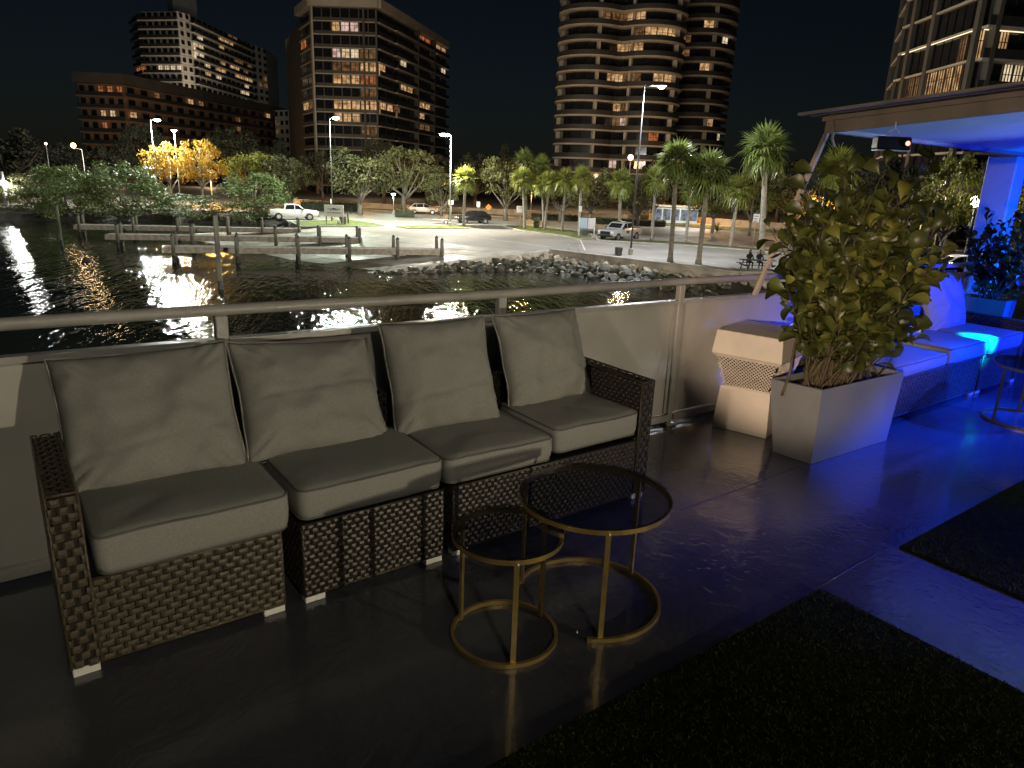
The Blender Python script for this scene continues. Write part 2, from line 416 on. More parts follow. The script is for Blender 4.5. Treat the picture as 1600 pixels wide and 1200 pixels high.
# ------------------------------------------------------------------ woven furniture
def weave(mb, O, U, V, w, h, cu, cv, bulge=.005, fill=.90, seed=0):
    """flat rattan strands passing over and under, brick-like; U, V unit vectors, bulging along U x V"""
    O, U, V = Vector(O), Vector(U), Vector(V); Nn = U.cross(V); rnd = random.Random(seed)
    nu, nv = int(w / cu), int(h / cv); cu, cv = w / nu, h / nv
    for j in range(nv):
        off = .5 * (j % 2)
        for i in range(-1, nu + 1):
            u0, u1 = (i + off) * cu + cu * (1 - fill) / 2, (i + off + 1) * cu - cu * (1 - fill) / 2
            u0, u1 = max(0, u0), min(w, u1)
            if u1 - u0 < cu * .25: continue
            vc = (j + .5) * cv + rnd.uniform(-.10, .10) * cv; hh = cv * rnd.uniform(.42, .47); bulge_ = bulge * rnd.uniform(.85, 1.15); sk = rnd.uniform(-.08, .08) * cv
            vs = []
            for fu, bu in ((0, -.3), (.22, .8), (.78, .8), (1, -.3)):
                for fv, bv in ((-1, -.25), (0, .25), (1, -.25)):
                    vs.append(O + U * (u0 + (u1 - u0) * fu) + V * (vc + fv * hh + sk * (fu - .5)) + Nn * (bulge_ * (bu + bv * (1 if bu > 0 else 0))))
            mb.add(vs, [(a * 3 + b, (a + 1) * 3 + b, (a + 1) * 3 + b + 1, a * 3 + b + 1) for a in range(3) for b in range(2)], False)
    return mb
X_, Y_, Z_ = Vector((1, 0, 0)), Vector((0, 1, 0)), Vector((0, 0, 1))
def sofa(name, label, x0, x1, left=False, right=False, yf=2.57, yb=3.22, zb=.36, arm=.70, back=.68, cu=.050, cv=.0245, feet=True, aw=.092, wk='wicker'):
    t = thing(name, label, 'sofa', ((x0 + x1) / 2, (yf + yb) / 2, 0)); cx, cy_ = (x0 + x1) / 2, (yf + yb) / 2
    a, b, c, d = x0 - cx, x1 - cx, yf - cy_, yb - cy_
    ia, ib = a + (aw if left else 0), b - (aw if right else 0)
    MB().bbox(ia + .004, ib - .004, c + .006, d - .09, .035, zb - .004, .006).build('base_core', M_['wicker_back'], t)
    MB().bbox(ia + .004, ib - .004, d - .085, d - .008, .035, back - .01, .02).build('back_core', M_['wicker_back'], t)
    m = MB(); weave(m, (ia, c, .035), X_, Z_, ib - ia, zb - .035, cu, cv, seed=1)
    stuff(m.build('woven_front', M_[wk], t))
    m = MB(); weave(m, (ia, d - .088, zb), X_, Z_, ib - ia, back - zb, cu, cv, seed=2); weave(m, (ia, d - .085, back - .006), X_, Y_, ib - ia, .08, cu, .02, seed=3)
    stuff(m.build('woven_back', M_[wk], t))
    m = MB()
    m.tube([(ia, c + .004, zb - .002), (ib, c + .004, zb - .002)], .008, 6); m.tube([(ia, c + .004, .035), (ib, c + .004, .035)], .008, 6)
    m.tube([(ia + .004, c + .004, .035), (ia + .004, c + .004, zb)], .007, 6); m.tube([(ib - .004, c + .004, .035), (ib - .004, c + .004, zb)], .007, 6)
    m.build('edge_braid', M_[wk], t)
    if not left:
        m = MB(); weave(m, (a, d - .09, .035), -Y_, Z_, d - c - .09, zb - .035, cu, cv, seed=4); stuff(m.build('woven_side', M_[wk], t))
    if not right:
        m = MB(); weave(m, (b, c, .035), Y_, Z_, d - c - .09, zb - .035, cu, cv, seed=5); stuff(m.build('woven_side', M_[wk], t))
    for on, p0, p1 in ((left, a, a + aw), (right, b - aw, b)):
        if not on: continue
        am = MB().bbox(p0 + .006, p1 - .006, c - .006, d - .012, .035, arm - .006, .008).build('armrest', M_['wicker_back'], t)
        m = MB()
        weave(m, (p0, c - .012, .04), X_, Z_, p1 - p0, arm - .05, aw / 2.6, .030, .005, .72, seed=6)
        weave(m, (p0, c, arm), X_, Y_, p1 - p0, d - c - .01, aw / 2.3, .026, .004, .88, seed=7)
        weave(m, (p0, d - .01, .04), -Y_, Z_, d - c - .012, arm - .05, cu, cv, seed=8)
        weave(m, (p1, c, .04), Y_, Z_, d - c - .012, arm - .05, cu, cv, seed=9)
        stuff(m.build('woven_cover', M_[wk], am))
        m = MB(); m.tube([(p0, c - .008, .04), (p0, c - .008, arm), (p0, d - .015, arm)], .006, 6); m.tube([(p1, c - .008, .04), (p1, c - .008, arm), (p1, d - .015, arm)], .006, 6)
        m.tube([(p0, c - .008, arm - .002), (p1, c - .008, arm - .002)], .006, 6)
        m.build('edge_braid', M_[wk], am)
    if feet:
        for fx in ((a + .002, a + .088), (b - .088, b - .002)):
            for fy in ((c + .0, c + .05), (d - .07, d - .02)):
                MB().bbox(fx[0], fx[1], fy[0], fy[1], .0, .034, .003).build('foot', M_['foot_metal'], t)
    return t
sofa('wicker_sofa_module', 'brown wicker sofa end module with left armrest, nearest the camera', .035, .79, left=True)
sofa('wicker_sofa_module', 'shade-toned wicker armless sofa module between the left end module and the right two-seater', .872, 1.535, cu=.036, cv=.022, wk='wicker_shaded')
sofa('wicker_sofa_module', 'shade-toned wicker two-seat sofa module with right armrest behind the larger round table', 1.59, 2.87, right=True, cu=.036, cv=.022, wk='wicker_shaded')
sofa('wicker_sofa', 'long wicker sofa bathed in blue light behind the large planter', 5.02, 7.06, yf=2.5, yb=3.2, zb=.36, back=.62, cu=.05, cv=.026)
sofa('wicker_sofa', 'wicker end seat with right armrest in blue light beside the small white trough planter', 7.10, 7.97, right=True, yf=2.5, yb=3.2, arm=.60, back=.62, cu=.05, cv=.026)

def rrect(w, d, r, n=6):
    pts = []
    for cx, cy_, a0 in ((w / 2 - r, d / 2 - r, 0), (-w / 2 + r, d / 2 - r, 90), (-w / 2 + r, -d / 2 + r, 180), (w / 2 - r, -d / 2 + r, 270)):
        for i in range(n + 1):
            a = math.radians(a0 + 90 * i / n); pts.append((cx + r * math.cos(a), cy_ + r * math.sin(a)))
    out = []                                          # add points along the straight edges
    for i, p in enumerate(pts):
        q = pts[(i + 1) % len(pts)]; out.append(p); L = math.hypot(q[0] - p[0], q[1] - p[1])
        k = int(L / .06)
        for j in range(1, k): out.append((p[0] + (q[0] - p[0]) * j / k, p[1] + (q[1] - p[1]) * j / k))
    return out
def seat_cushion(label, x0, x1, y0, y1, z0, h, seed, mat='fabric', tilt=(0, 0, 0)):
    w, d = x1 - x0, y1 - y0; base = rrect(w, d, .045); n = len(base); v, f = [], []
    rings = [(.0, .93), (.006, .975), (.028, 1.0), (h * .5, 1.010), (h - .012, 1.004), (h - .002, .992), (h + .004, .965), (h + .010, .85), (h + .014, .6), (h + .016, .3)]
    for z, s in rings:
        for (px, py) in base:
            q = noise.noise(Vector((px * 4 + seed * 7, py * 4, z * 6))) * .006 + noise.noise(Vector((px * 11 + seed * 3, py * 11, z * 9))) * .0022
            sx, sy = (px * (1 - (1 - s) * (1 if s < .9 else min(1, .3 / w * 1.0 * 2)))), (py * (1 - (1 - s) * (1 if s < .9 else 1)))
            v.append((sx, sy + (q if .02 < z < h - .02 else 0), z + (q if z > h - .02 else 0) + (.010 * max(0, -py / d) if z > h * .4 else 0) * 0))
    for i in range(len(rings) - 1):
        for k in range(n): f.append((i * n + k, i * n + (k + 1) % n, (i + 1) * n + (k + 1) % n, (i + 1) * n + k))
    f.append(tuple(range(n - 1, -1, -1))); f.append(tuple((len(rings) - 1) * n + k for k in range(n)))
    me = bpy.data.meshes.new('seat_cushion'); me.from_pydata(v, [], f); me.materials.append(M_[mat])
    me.polygons.foreach_set('use_smooth', [True] * len(f))
    o = link('seat_cushion', me, None, None, ((x0 + x1) / 2, (y0 + y1) / 2, z0), tilt); tag(o, label, 'cushion')
    for i in (1, 5):
        m = MB(); m.tube([(v[i * n + k][0] * 1.003, v[i * n + k][1] * 1.003, v[i * n + k][2]) for k in range(n)], .0046, 6, closed=True); m.build('piping', M_['seam'], o)
    return o
def back_cushion(label, xc, w, h, T, seed, base=(2.93, .525), lean=17, roll=0, yaw=0, mat='fabric', shape=.05):
    N = 40; v, f = [], []; idx = {}; cre = random.Random(seed).uniform(-.45, .1)
    for side in (1, -1):
        for i in range(N + 1):
            for j in range(N + 1):
                u, t = 2 * i / N - 1, 2 * j / N - 1
                edge = i in (0, N) or j in (0, N)
                if edge and side == -1: idx[(side, i, j)] = idx[(1, i, j)]; continue
                x = u * w / 2 * (1 - shape * (1 - t * t) * abs(u)); z = t * h / 2 * (1 - shape * (1 - u * u) * abs(t))
                th = T / 2 * ((1 - abs(u) ** 3.2) ** .55) * ((1 - abs(t) ** 3.2) ** .55) * (1 - .18 * t)
                wr = noise.noise(Vector((u * 1.7 + seed * 5, t * 1.7, side))) * .034 + noise.noise(Vector((u * 4.5 + seed * 9, t * 4.5 + 3, side))) * .012 - .010 * max(0, 1 - abs(t - cre - .12 * u) / .05)
                cr = max(0, abs(u) * abs(t) - .35)        # creases run out of the corners
                wr += cr * .050 * math.sin(14 * (abs(u) - abs(t)) * 2 + seed) + max(0, abs(t) - .70) * .045 * math.sin(u * 15 + seed * 2) + max(0, abs(u) - .75) * .04 * math.sin(t * 13 + seed)
                y = -side * (th + (0 if edge else wr * (1 - max(abs(u), abs(t)) ** 6)))
                if edge: y = .006 * math.sin(9 * u + seed) + .006 * math.sin(7 * t + seed * 2)
                sag = -.012 * (1 - t) * noise.noise(Vector((u * 1.5, seed, 1)))
                idx[(side, i, j)] = len(v); v.append((x, y, z + sag))
    for side in (1, -1):
        for i in range(N):
            for j in range(N):
                q = [idx[(side, i, j)], idx[(side, i + 1, j)], idx[(side, i + 1, j + 1)], idx[(side, i, j + 1)]]
                f.append(q if side == 1 else q[::-1])
    me = bpy.data.meshes.new('back_cushion'); me.from_pydata(v, [], f); me.materials.append(M_[mat])
    me.polygons.foreach_set('use_smooth', [True] * len(f))
    L = math.radians(lean)
    loc = (xc, base[0] + math.sin(L) * h / 2, base[1] + math.cos(L) * h / 2 - .01)
    o = link('back_cushion', me, None, None, loc, (-L, math.radians(roll), math.radians(yaw))); tag(o, label, 'cushion')
    ring = [idx[(1, i, 0)] for i in range(N)] + [idx[(1, N, j)] for j in range(N)] + [idx[(1, N - i, N)] for i in range(N)] + [idx[(1, 0, N - j)] for j in range(N)]
    m = MB(); m.tube([Vector(v[k]) * 1.004 for k in ring], .0045, 6, closed=True); m.build('piping', M_[mat], o)
    return o
seat_cushion('grey seat cushion on the left end module, nearest the camera', .150, .825, 2.545, 3.06, .372, .150, 1)
seat_cushion('grey seat cushion, second from the left, on the armless module', .862, 1.528, 2.550, 3.07, .385, .135, 2)
seat_cushion('grey seat cushion behind the large round table, third from the left', 1.548, 2.165, 2.545, 3.06, .385, .125, 3, tilt=(0, 0, -.02))
seat_cushion('grey seat cushion beside the right wicker armrest', 2.178, 2.770, 2.55, 3.07, .405, .130, 4)
back_cushion('grey back cushion against the left end, widest and nearest the camera', .452, .670, .575, .21, 1, lean=28, roll=-2.0, base=(2.965, .50), yaw=-5)
back_cushion('grey back cushion on the armless module, slumped far back against the wall', 1.135, .690, .565, .20, 2, lean=34, roll=4.5, base=(2.955, .50), yaw=2)
back_cushion('grey back cushion third from the left, with a horizontal crease across it', 1.800, .590, .575, .21, 3, lean=23, roll=0, base=(2.935, .505), yaw=-5)
back_cushion('grey wrinkled back cushion by the right wicker armrest', 2.490, .610, .545, .21, 4, lean=21, roll=.5, base=(2.965, .515), yaw=2)
seat_cushion('thin grey violet seat cushion next to the large planter', 5.36, 6.30, 2.46, 3.0, .375, .10, 5, tilt=(0, 0, .02))
seat_cushion('blue lit seat cushion in the middle of the long wicker sofa', 6.32, 7.08, 2.47, 3.02, .372, .135, 6)
seat_cushion('blue lit seat cushion on the end seat with a cyan patch of light', 7.125, 7.86, 2.47, 3.0, .372, .135, 7)
back_cushion('tall rounded back cushion glowing blue above the long sofa', 7.42, .80, .60, .20, 6, lean=18, base=(2.98, .46), roll=2, shape=.01)
back_cushion('blue lit back cushion mostly hidden behind the leafy shrub', 6.5, .75, .56, .19, 7, lean=16, base=(2.97, .46))

# ------------------------------------------------------------------ round nesting tables
def bar(mb, a, b, w, t, side):
    a, b = Vector(a), Vector(b); d = (b - a).normalized(); s = Vector(side).normalized(); q = d.cross(s)
    v = [p + s * (w / 2 * i) + q * (t / 2 * j) for p in (a, b) for i, j in ((-1, -1), (1, -1), (1, 1), (-1, 1))]
    mb.add(v, [(3, 2, 1, 0), (4, 5, 6, 7), (0, 1, 5, 4), (1, 2, 6, 5), (2, 3, 7, 6), (3, 0, 4, 7)])
def flat_ring(mb, c, r, z, w, h, a0=0.0, a1=2 * math.pi, n=64):
    full = abs(a1 - a0 - 2 * math.pi) < 1e-4; K = n if full else n + 1; v, f = [], []
    for i in range(K):
        a = a0 + (a1 - a0) * i / n
        for rr, zz in ((r - w / 2, z - h / 2), (r + w / 2, z - h / 2), (r + w / 2, z + h / 2), (r - w / 2, z + h / 2)):
            v.append((c[0] + rr * math.cos(a), c[1] + rr * math.sin(a), zz))
    for i in range(n if full else n):
        j = (i + 1) % K if full else i + 1
        for k in range(4): f.append((i * 4 + k, j * 4 + k, j * 4 + (k + 1) % 4, i * 4 + (k + 1) % 4))
    if not full: f += [(0, 1, 2, 3), (n * 4 + 3, n * 4 + 2, n * 4 + 1, n * 4)]
    mb.add(v, f)
def round_table(name, label, c, r, h, legs, mat, base_arc=None):
    t = thing(name, label, 'table', (c[0], c[1], 0))
    m = MB(); flat_ring(m, (0, 0), r - .006, h - .014, .012, .020); m.build('top_ring', M_[mat], t)
    m = MB(); g = r + .004; m.lathe([(g - .003, h - .003), (g, h - .001), (g, h + .005), (g - .003, h + .007)], 72, smooth=False); m.build('glass_top', M_['table_glass'], t)
    m = MB()
    if base_arc: flat_ring(m, (0, 0), r - .006, .010, .014, .018, math.radians(base_arc[0]), math.radians(base_arc[1]))
    else: flat_ring(m, (0, 0), r - .006, .010, .014, .018)
    m.build('base_ring', M_[mat], t)
    for a in legs:
        a = math.radians(a); p = Vector((math.cos(a), math.sin(a), 0)); m = MB()
        bar(m, p * (r - .018) + Z_ * .004, p * (r - .018) + Z_ * (h - .006), .020, .011, (-p.y, p.x, 0)); m.build('leg', M_[mat], t)
        for zz in (h - .018,):
            MB().tube([p * (r + .0002) + Z_ * zz, p * (r + .006) + Z_ * zz], .004, 6).build('screw', M_['foot_metal'], t)
    return t
round_table('side_table', 'small round brass table with smoked glass top in front of the sofa', (1.455, 1.955), .212, .455, (244, 120, 4), 'brass')
round_table('coffee_table', 'larger round brass table with glass top and open base ring', (1.905, 1.965), .315, .495, (238, 126, 6), 'brass', base_arc=(228, 228 + 262))
round_table('coffee_table', 'dark framed round glass table cut off by the right edge', (6.60, 1.92), .31, .47, (150, 250, 30), 'brass')
MB().add([(0, 0, 0), (.018, .004, .002), (.028, .018, .004), (.02, .012, .012), (.008, .004, .010)], [(0, 1, 2, 3, 4), (4, 3, 2, 1, 0)]).build('plastic_shard', M_['plastic_white'])
sh = bpy.data.objects['plastic_shard']; sh.location = on_z(899, 994, .002); tag(sh, 'tiny pale crescent of plastic lying on the floor between the tables', 'litter')

# ------------------------------------------------------------------ cabinet with mesh band
A0, B0 = on_z(1113, 665), on_z(1196, 686)
Ux = (B0 - A0).normalized(); Vx = Vector((-Ux.y, Ux.x, 0)); 
if Vx.x < 0: Vx = -Vx
CW, CD = (B0 - A0).length, .46
cab = thing('pedestal_cabinet', 'cream waisted cabinet with an expanded metal mesh band, by the wall', 'cabinet', A0)
def cab_pt(u, v, z, inset):                           # u, v in 0..1, profile inset in metres
    return Ux * (inset + u * (CW - 2 * inset)) + Vx * (inset + v * (CD - 2 * inset)) + Z_ * z
def cab_ring(z, ins): return [cab_pt(u, v, z, ins) for u, v in ((0, 0), (1, 0), (1, 1), (0, 1))]
def cab_body(name, rings, mat):
    v, f = [], []
    for z, i in rings: v += cab_ring(z, i)
    for k in range(len(rings) - 1):
        for j in range(4): f.append((k * 4 + j, k * 4 + (j + 1) % 4, (k + 1) * 4 + (j + 1) % 4, (k + 1) * 4 + j))
    f += [(3, 2, 1, 0), tuple(len(v) - 4 + j for j in range(4))]
    me = MB().add(v, f).mesh(name, M_[mat]); fix_normals(me); return link(name, me, cab)
cab_body('lower_body', [(.002, 0), (.03, -.002), (.31, .016), (.325, .022), (.326, .034)], 'cabinet_paint')
cab_body('mesh_core', [(.326, .045), (.555, -.012)], 'cabinet_inside')
cab_body('upper_body', [(.555, -.020), (.556, -.038), (.575, -.052), (.70, -.040), (.735, -.036), (.742, -.030)], 'cabinet_paint')
gm = MB()
for fu in (0, 1):                                     # the two faces that carry mesh
    for i in range(-9, 24):
        for sgn in (1, -1):
            pts = []
            for k in range(13):
                tt = k / 12; u = (i + (tt * 9 if sgn > 0 else 9 - tt * 9)) / 15.0
                if not -.001 <= u <= 1.001: continue
                z = .327 + tt * .227; ins = .026 + (-.030 - .026) * tt
                p = cab_pt(u, 0, z, ins) if fu == 0 else cab_pt(1, u, z, ins)
                pts.append(p)
            if len(pts) > 1: gm.tube(pts, .0036, 4, smooth=False)
stuff(gm.build('mesh_band', M_['cabinet_paint'], cab))
for zz, ii in ((.330, .024), (.551, -.026)):
    r = cab_ring(zz, ii); MB().tube(r + [r[0]], .007, 5).build('mesh_trim', M_['cabinet_paint'], cab)

# ------------------------------------------------------------------ planters and leafy shrubs
def planter(name, label, bot, top, h, th=.022):
    c = Vector((sum(p[0] for p in bot) / 4, sum(p[1] for p in bot) / 4, 0)); t = thing(name, label, 'planter', c)
    bot = [Vector((*p, 0)) - c for p in bot]; top = [Vector((*p, 0)) - c for p in top]
    ctr = sum(top, Vector()) / 4
    inn = [p + (ctr - p).normalized() * th * 1.4 for p in top]
    v = [p + Z_ * .002 for p in bot] + [p + Z_ * h for p in top] + [p + Z_ * h for p in inn] + [p * .9 + Z_ * (h - .14) for p in inn]
    f = [(3, 2, 1, 0)] + [(k * 4 + j, k * 4 + (j + 1) % 4, (k + 1) * 4 + (j + 1) % 4, (k + 1) * 4 + j) for k in range(3) for j in range(4)] + [(12, 13, 14, 15)]
    me = MB().add(v, f).mesh('box', M_['planter_paint']); fix_normals(me); link('box', me, t)
    sv = []; N = 8                                    # lumpy soil
    s = [p * .985 + Z_ * (h - .05) for p in inn]
    for i in range(N + 1):
        for j in range(N + 1):
            a = s[0].lerp(s[1], i / N); b = s[3].lerp(s[2], i / N); p = a.lerp(b, j / N); p.z += .03 * noise.noise(p * 9); sv.append(p)
    sf = [(i * (N + 1) + j, (i + 1) * (N + 1) + j, (i + 1) * (N + 1) + j + 1, i * (N + 1) + j + 1) for i in range(N) for j in range(N)]
    MB().add(sv, sf, True).build('soil', M_['soil'], t)
    return t
planter('planter', 'large grey tapered planter box holding the big leafy shrub', [(4.19, 2.325), (5.116, 2.298), (5.10, 2.61), (4.172, 2.60)], [(4.165, 2.315), (5.155, 2.283), (5.14, 2.655), (4.10, 2.65)], .518)
planter('planter', 'small white trough planter in blue light at the right edge', [(8.40, 2.90), (8.40, 3.30), (8.62, 3.30), (8.62, 2.90)], [(8.38, 2.86), (8.38, 3.33), (8.65, 3.33), (8.65, 2.86)], .70)

def leaf_mesh(name, L=.10, W=.062, curl=1.0, twist=0.0):
    prof = [(0, .05), (.08, .12), (.22, .40), (.40, .74), (.58, .95), (.72, 1.0), (.84, .93), (.93, .70), (.985, .36), (1.0, .10)]
    v, f = [], []
    for t, w in prof:
        z = .020 * curl * math.sin(t * 2.4) - .018 * curl * t * t; hw = W / 2 * w; a = twist * t
        for s in (-1, -.5, 0, .5, 1):
            v.append((t * L, s * hw * math.cos(a), z + .013 * w * abs(s) ** 1.5 + s * hw * math.sin(a)))
    for i in range(len(prof) - 1):
        for k in range(4): f.append((i * 5 + k, (i + 1) * 5 + k, (i + 1) * 5 + k + 1, i * 5 + k + 1))
    me = bpy.data.meshes.new(name); me.from_pydata(v, [], f); me.polygons.foreach_set('use_smooth', [True] * len(f)); me.materials.append(M_['leaf']); return me
LEAVES = [leaf_mesh('leaf', .096, .070, 1.0, .3), leaf_mesh('leaf', .080, .062, -.6, -.5), leaf_mesh('leaf', .110, .076, 1.6, -.2)]
def shrub(label, base, ctr, rad, n_br, seed, n_obj, per=(13, 20), scale=1.0, zmin=0.0, wide=(.06, .035)):
    t = thing('clusia_shrub', label, 'shrub', base); rnd = random.Random(seed); base = Vector(base); stems = MB(); lv = []
    ctr = Vector(ctr)
    for b in range(n_br):
        while True:
            d = Vector((rnd.uniform(-1, 1), rnd.uniform(-1, 1), rnd.uniform(-1, 1)))
            if .35 < d.length < 1: break
        d *= rnd.uniform(.75, 1.12) if d.length > .7 else 1.0
        tip = ctr + Vector((d.x * rad[0], d.y * rad[1], d.z * rad[2]))
        b0 = base + Vector((rnd.gauss(0, wide[0]), rnd.gauss(0, wide[1]), -.02))
        mid = b0.lerp(tip, .45) + Vector((rnd.gauss(0, .05), rnd.gauss(0, .05), .12 * rnd.random() + .03))
        pts = []
        for i in range(9):
            s = i / 8; p = b0 * (1 - s) ** 2 + mid * 2 * s * (1 - s) + tip * s * s
            pts.append(p + Vector((rnd.gauss(0, .008), rnd.gauss(0, .008), rnd.gauss(0, .006))))
        r0 = rnd.uniform(.004, .010)
        stems.tube([p - base for p in pts], [r0 * (1 - .75 * i / 8) for i in range(9)], 5)
        k = rnd.randint(*per)
        for i in range(k):
            s = .30 + .72 * (i + rnd.random()) / k; q = min(s, .999) * 8; i0 = int(q); p = pts[i0].lerp(pts[i0 + 1], q - i0)
            ax = (pts[i0 + 1] - pts[i0]).normalized()
            side = Vector((rnd.gauss(0, 1), rnd.gauss(0, 1), rnd.gauss(0, .7))).normalized()
            dr = (ax * rnd.uniform(.2, 1.0) + side * rnd.uniform(.7, 1.1) + Z_ * rnd.uniform(-.35, .35)).normalized()
            nn = (Vector((rnd.gauss(0, .7), rnd.gauss(0, .7), 1.0)) + (EYE - p).normalized() * 0.0).normalized()
            yv = nn.cross(dr).normalized(); zv = dr.cross(yv)
            tw = p + dr * .012
            if p.z < zmin and rnd.random() < .8: continue
            M = Matrix((dr, yv, zv)).transposed().to_4x4() @ Matrix.Scale(rnd.choice((.62, .8, .95, 1.05, 1.18)) * rnd.uniform(.9, 1.1) * scale, 4); M.translation = tw
            lv.append((M, rnd.randrange(3), rnd.random()))
    stems.build('stems', M_['stem'], t)
    lv.sort(key=lambda q: (q[0].translation - EYE).length)
    inv = Matrix.Translation(-base); rest = MB()
    for i, (M, k, c) in enumerate(lv):
        if i < n_obj:
            o = link('leaf', LEAVES[k], t); o.matrix_basis = inv @ M
            if c < .4: own_mat(o, M_['leaf_b'])
        else:
            me = LEAVES[k]; rest.add([(inv @ M) @ vv.co for vv in me.vertices], [tuple(p.vertices) for p in me.polygons], True)
    if rest.v: stuff(rest.build('foliage', M_['leaf'], t))
    return t
shrub('big olive green leafy shrub growing in the large grey planter', (4.62, 2.47, .47), (4.66, 2.52, 1.28), (.52, .60, .76), 150, 11, 300, per=(16, 24), scale=1.15, zmin=.60, wide=(.17, .05))
shrub('dark blue lit leafy shrub in the small white trough at the right edge', (8.51, 3.08, .65), (8.55, 3.06, 1.20), (.30, .50, .50), 36, 5, 120, per=(10, 16), scale=.95)

# ------------------------------------------------------------------ canopy over the bar side
zc = lambda y: 2.165 + (3.35 - y) * .078
cano = thing('canopy_roof', 'flat timber edged canopy roof with white underside lit blue', 'canopy', (5.43, 3.35, 0)); CO = Vector((5.43, 3.35, 0))
def slab(name, x0, x1, y0, y1, lo, hi, mat, parent=cano):
    v = [(x - CO.x, y - CO.y, zc(y) + dz) for x in (x0, x1) for y in (y0, y1) for dz in (lo, hi)]
    me = MB().add(v, [(0, 1, 3, 2), (4, 6, 7, 5), (0, 4, 5, 1), (2, 3, 7, 6), (0, 2, 6, 4), (1, 5, 7, 3)]).mesh(name, M_[mat]); fix_normals(me)
    return link(name, me, parent)
for i in range(4): slab('ceiling_panel', 5.475 + i * 1.5, 5.475 + (i + 1) * 1.5 - .006, -4, 3.30, .03, .05, 'ceiling_white')
slab('fascia_board', 5.43, 5.47, -4, 3.352, -.004, .118, 'roof_wood'); slab('fascia_board', 5.472, 11.6, 3.305, 3.348, .0, .118, 'roof_wood')
slab('drip_edge', 5.405, 5.428, -4, 3.37, .085, .118, 'roof_wood')
slab('roof_sheet', 5.33, 11.7, -4.1, 3.44, .122, .142, 'roof_sheet')
slab('gutter_lip', 5.22, 5.328, -4.1, 3.47, .128, .146, 'roof_wood')
m = MB(); bar(m, Vector((4.80, 3.345, .93)) - CO, Vector((5.42, 3.325, 2.16)) - CO, .036, .036, (1, 0, 0)); m.build('slanted_post', M_['roof_wood'], cano)
m = MB(); m.tube([Vector((5.40, 3.30, 2.30)) - CO, Vector((5.43, 3.28, 2.20)) - CO, Vector((5.40, 3.26, 2.12)) - CO, Vector((5.43, 3.25, 2.06)) - CO], .012, 6); m.build('rope_tie', M_['roof_wood'], cano)
co = thing('canopy_column', 'square white column lit bright blue, holding up the canopy', 'column', (9.25, 3.46, 0))
MB().bbox(-.14, .14, -.15, .15, .002, 2.16, .012).build('shaft', M_['column_white'], co)
MB().bbox(-.17, .17, -.18, .18, .002, .12, .01).build('plinth', M_['column_white'], co)
SLP = on_z(1394, 224, 2.075)
sl = thing('stage_light', 'black stage spotlight with a glowing red lens hanging under the canopy', 'stage light', SLP, math.radians(-37)); sl.scale = (.8, .8, .8)
MB().bbox(-.155, .145, -.06, .06, -.055, .055, .012).build('body', M_['black_plastic'], sl)
MB().tube([(.10, -.062, 0), (.10, -.078, 0)], .036, 16).build('lens_ring', M_['black_plastic'], sl)
MB().tube([(.10, -.0785, 0), (.10, -.081, 0)], .020, 12).build('lens', emat('red_lens', (1, .18, .1), 6.0, sample=True), sl)
m = MB(); m.tube([(-.05, 0, .055), (-.045, 0, .10), (0, 0, .125), (.045, 0, .10), (.05, 0, .055)], .006, 6); m.tube([(0, 0, .12), (0, 0, .18)], .008, 6); m.build('yoke', M_['foot_metal'], sl)
MB().box(-.15, .14, -.064, .05, -.066, -.058).build('trim', M_['foot_metal'], sl)
# led uplight that floods the column and the end seat

# ------------------------------------------------------------------ lamps of the deck (cast shadows place some, others are added to brighten one spot)
def fixture(label, loc, target, power, col, spot, radius=.05, size=.09, blend=.4, pole=True):
    t = thing('flood_lamp', label, 'lamp', (loc[0], loc[1], 0)); z = loc[2]
    d = (Vector(target) - Vector(loc)).normalized(); bk = -d * (size * 1.1)
    m = MB(); m.tube([Vector((0, 0, z)) + bk, Vector((0, 0, z)) - d * .012], [size * .7, size], 14); m.build('housing', M_['black_plastic'], t)
    if pole: MB().tube([Vector((0, 0, .002)) + bk * 1.6, Vector((0, 0, z)) + bk * 1.6], .02, 8).build('stand', M_['black_plastic'], t); MB().tube([Vector((0, 0, z)) + bk * 1.7, Vector((0, 0, z)) + bk * .6], .014, 8).build('bracket', M_['black_plastic'], t)
    mm = MB(); mm.tube([Vector((0, 0, z)) - d * .011, Vector((0, 0, z)) - d * .008], size * .9, 14); mm.build('lens', emat('lens_%d' % len(MATS), col, 3.0), t)
    lamp('light', 'SPOT', Vector((0, 0, z)) + d * .03, power, col, t, radius, spot, blend, target)
    return t
fixture('warm flood lamp low on the deck behind the camera', (4.1, -4.6, .95), (1.2, 2.9, .6), 720, (1, .87, .62), 46, .05, blend=.5)
fixture('soft overhead lamp on a tall stand behind the camera', (-.2, -3.2, 4.2), (1.0, 3.25, .75), 270, (1, .90, .68), 36, .16, blend=.8)
fixture('warm lamp on a stand behind the left end of the deck', (-3.6, .2, 2.6), (4.9, 2.0, 2.15), 420, (1, .82, .62), 46, .06, blend=.7)
fixture('peach spotlight left of the camera aimed at the cabinet and the shrub', (-2.4, -1.3, 1.85), (4.56, 2.72, 1.0), 1900, (1, .76, .54), 15.5, .03, blend=.5)
fixture('blue flood lamp on the bar side under the canopy', (9.4, -.4, 1.9), (7.7, 2.0, .0), 2600, (.0, .030, 1.0), 60, .08, blend=.6)
fixture('lavender flood lamp washing the left part of the canopy ceiling', (7.4, -.9, .9), (6.4, 2.5, 2.5), 620, (.26, .44, 1.0), 42, .08, blend=.8)
fixture('deep blue flood lamp washing the right part of the canopy ceiling', (7.2, -2.4, .7), (9.2, 2.2, 2.4), 1300, (.01, .02, 1.0), 70, .08, blend=.6)
fixture('violet flood lamp behind the turf aimed at the wall', (8.3, .5, 1.95), (4.9, 3.0, .8), 50, (.28, .20, 1.0), 26, .05)
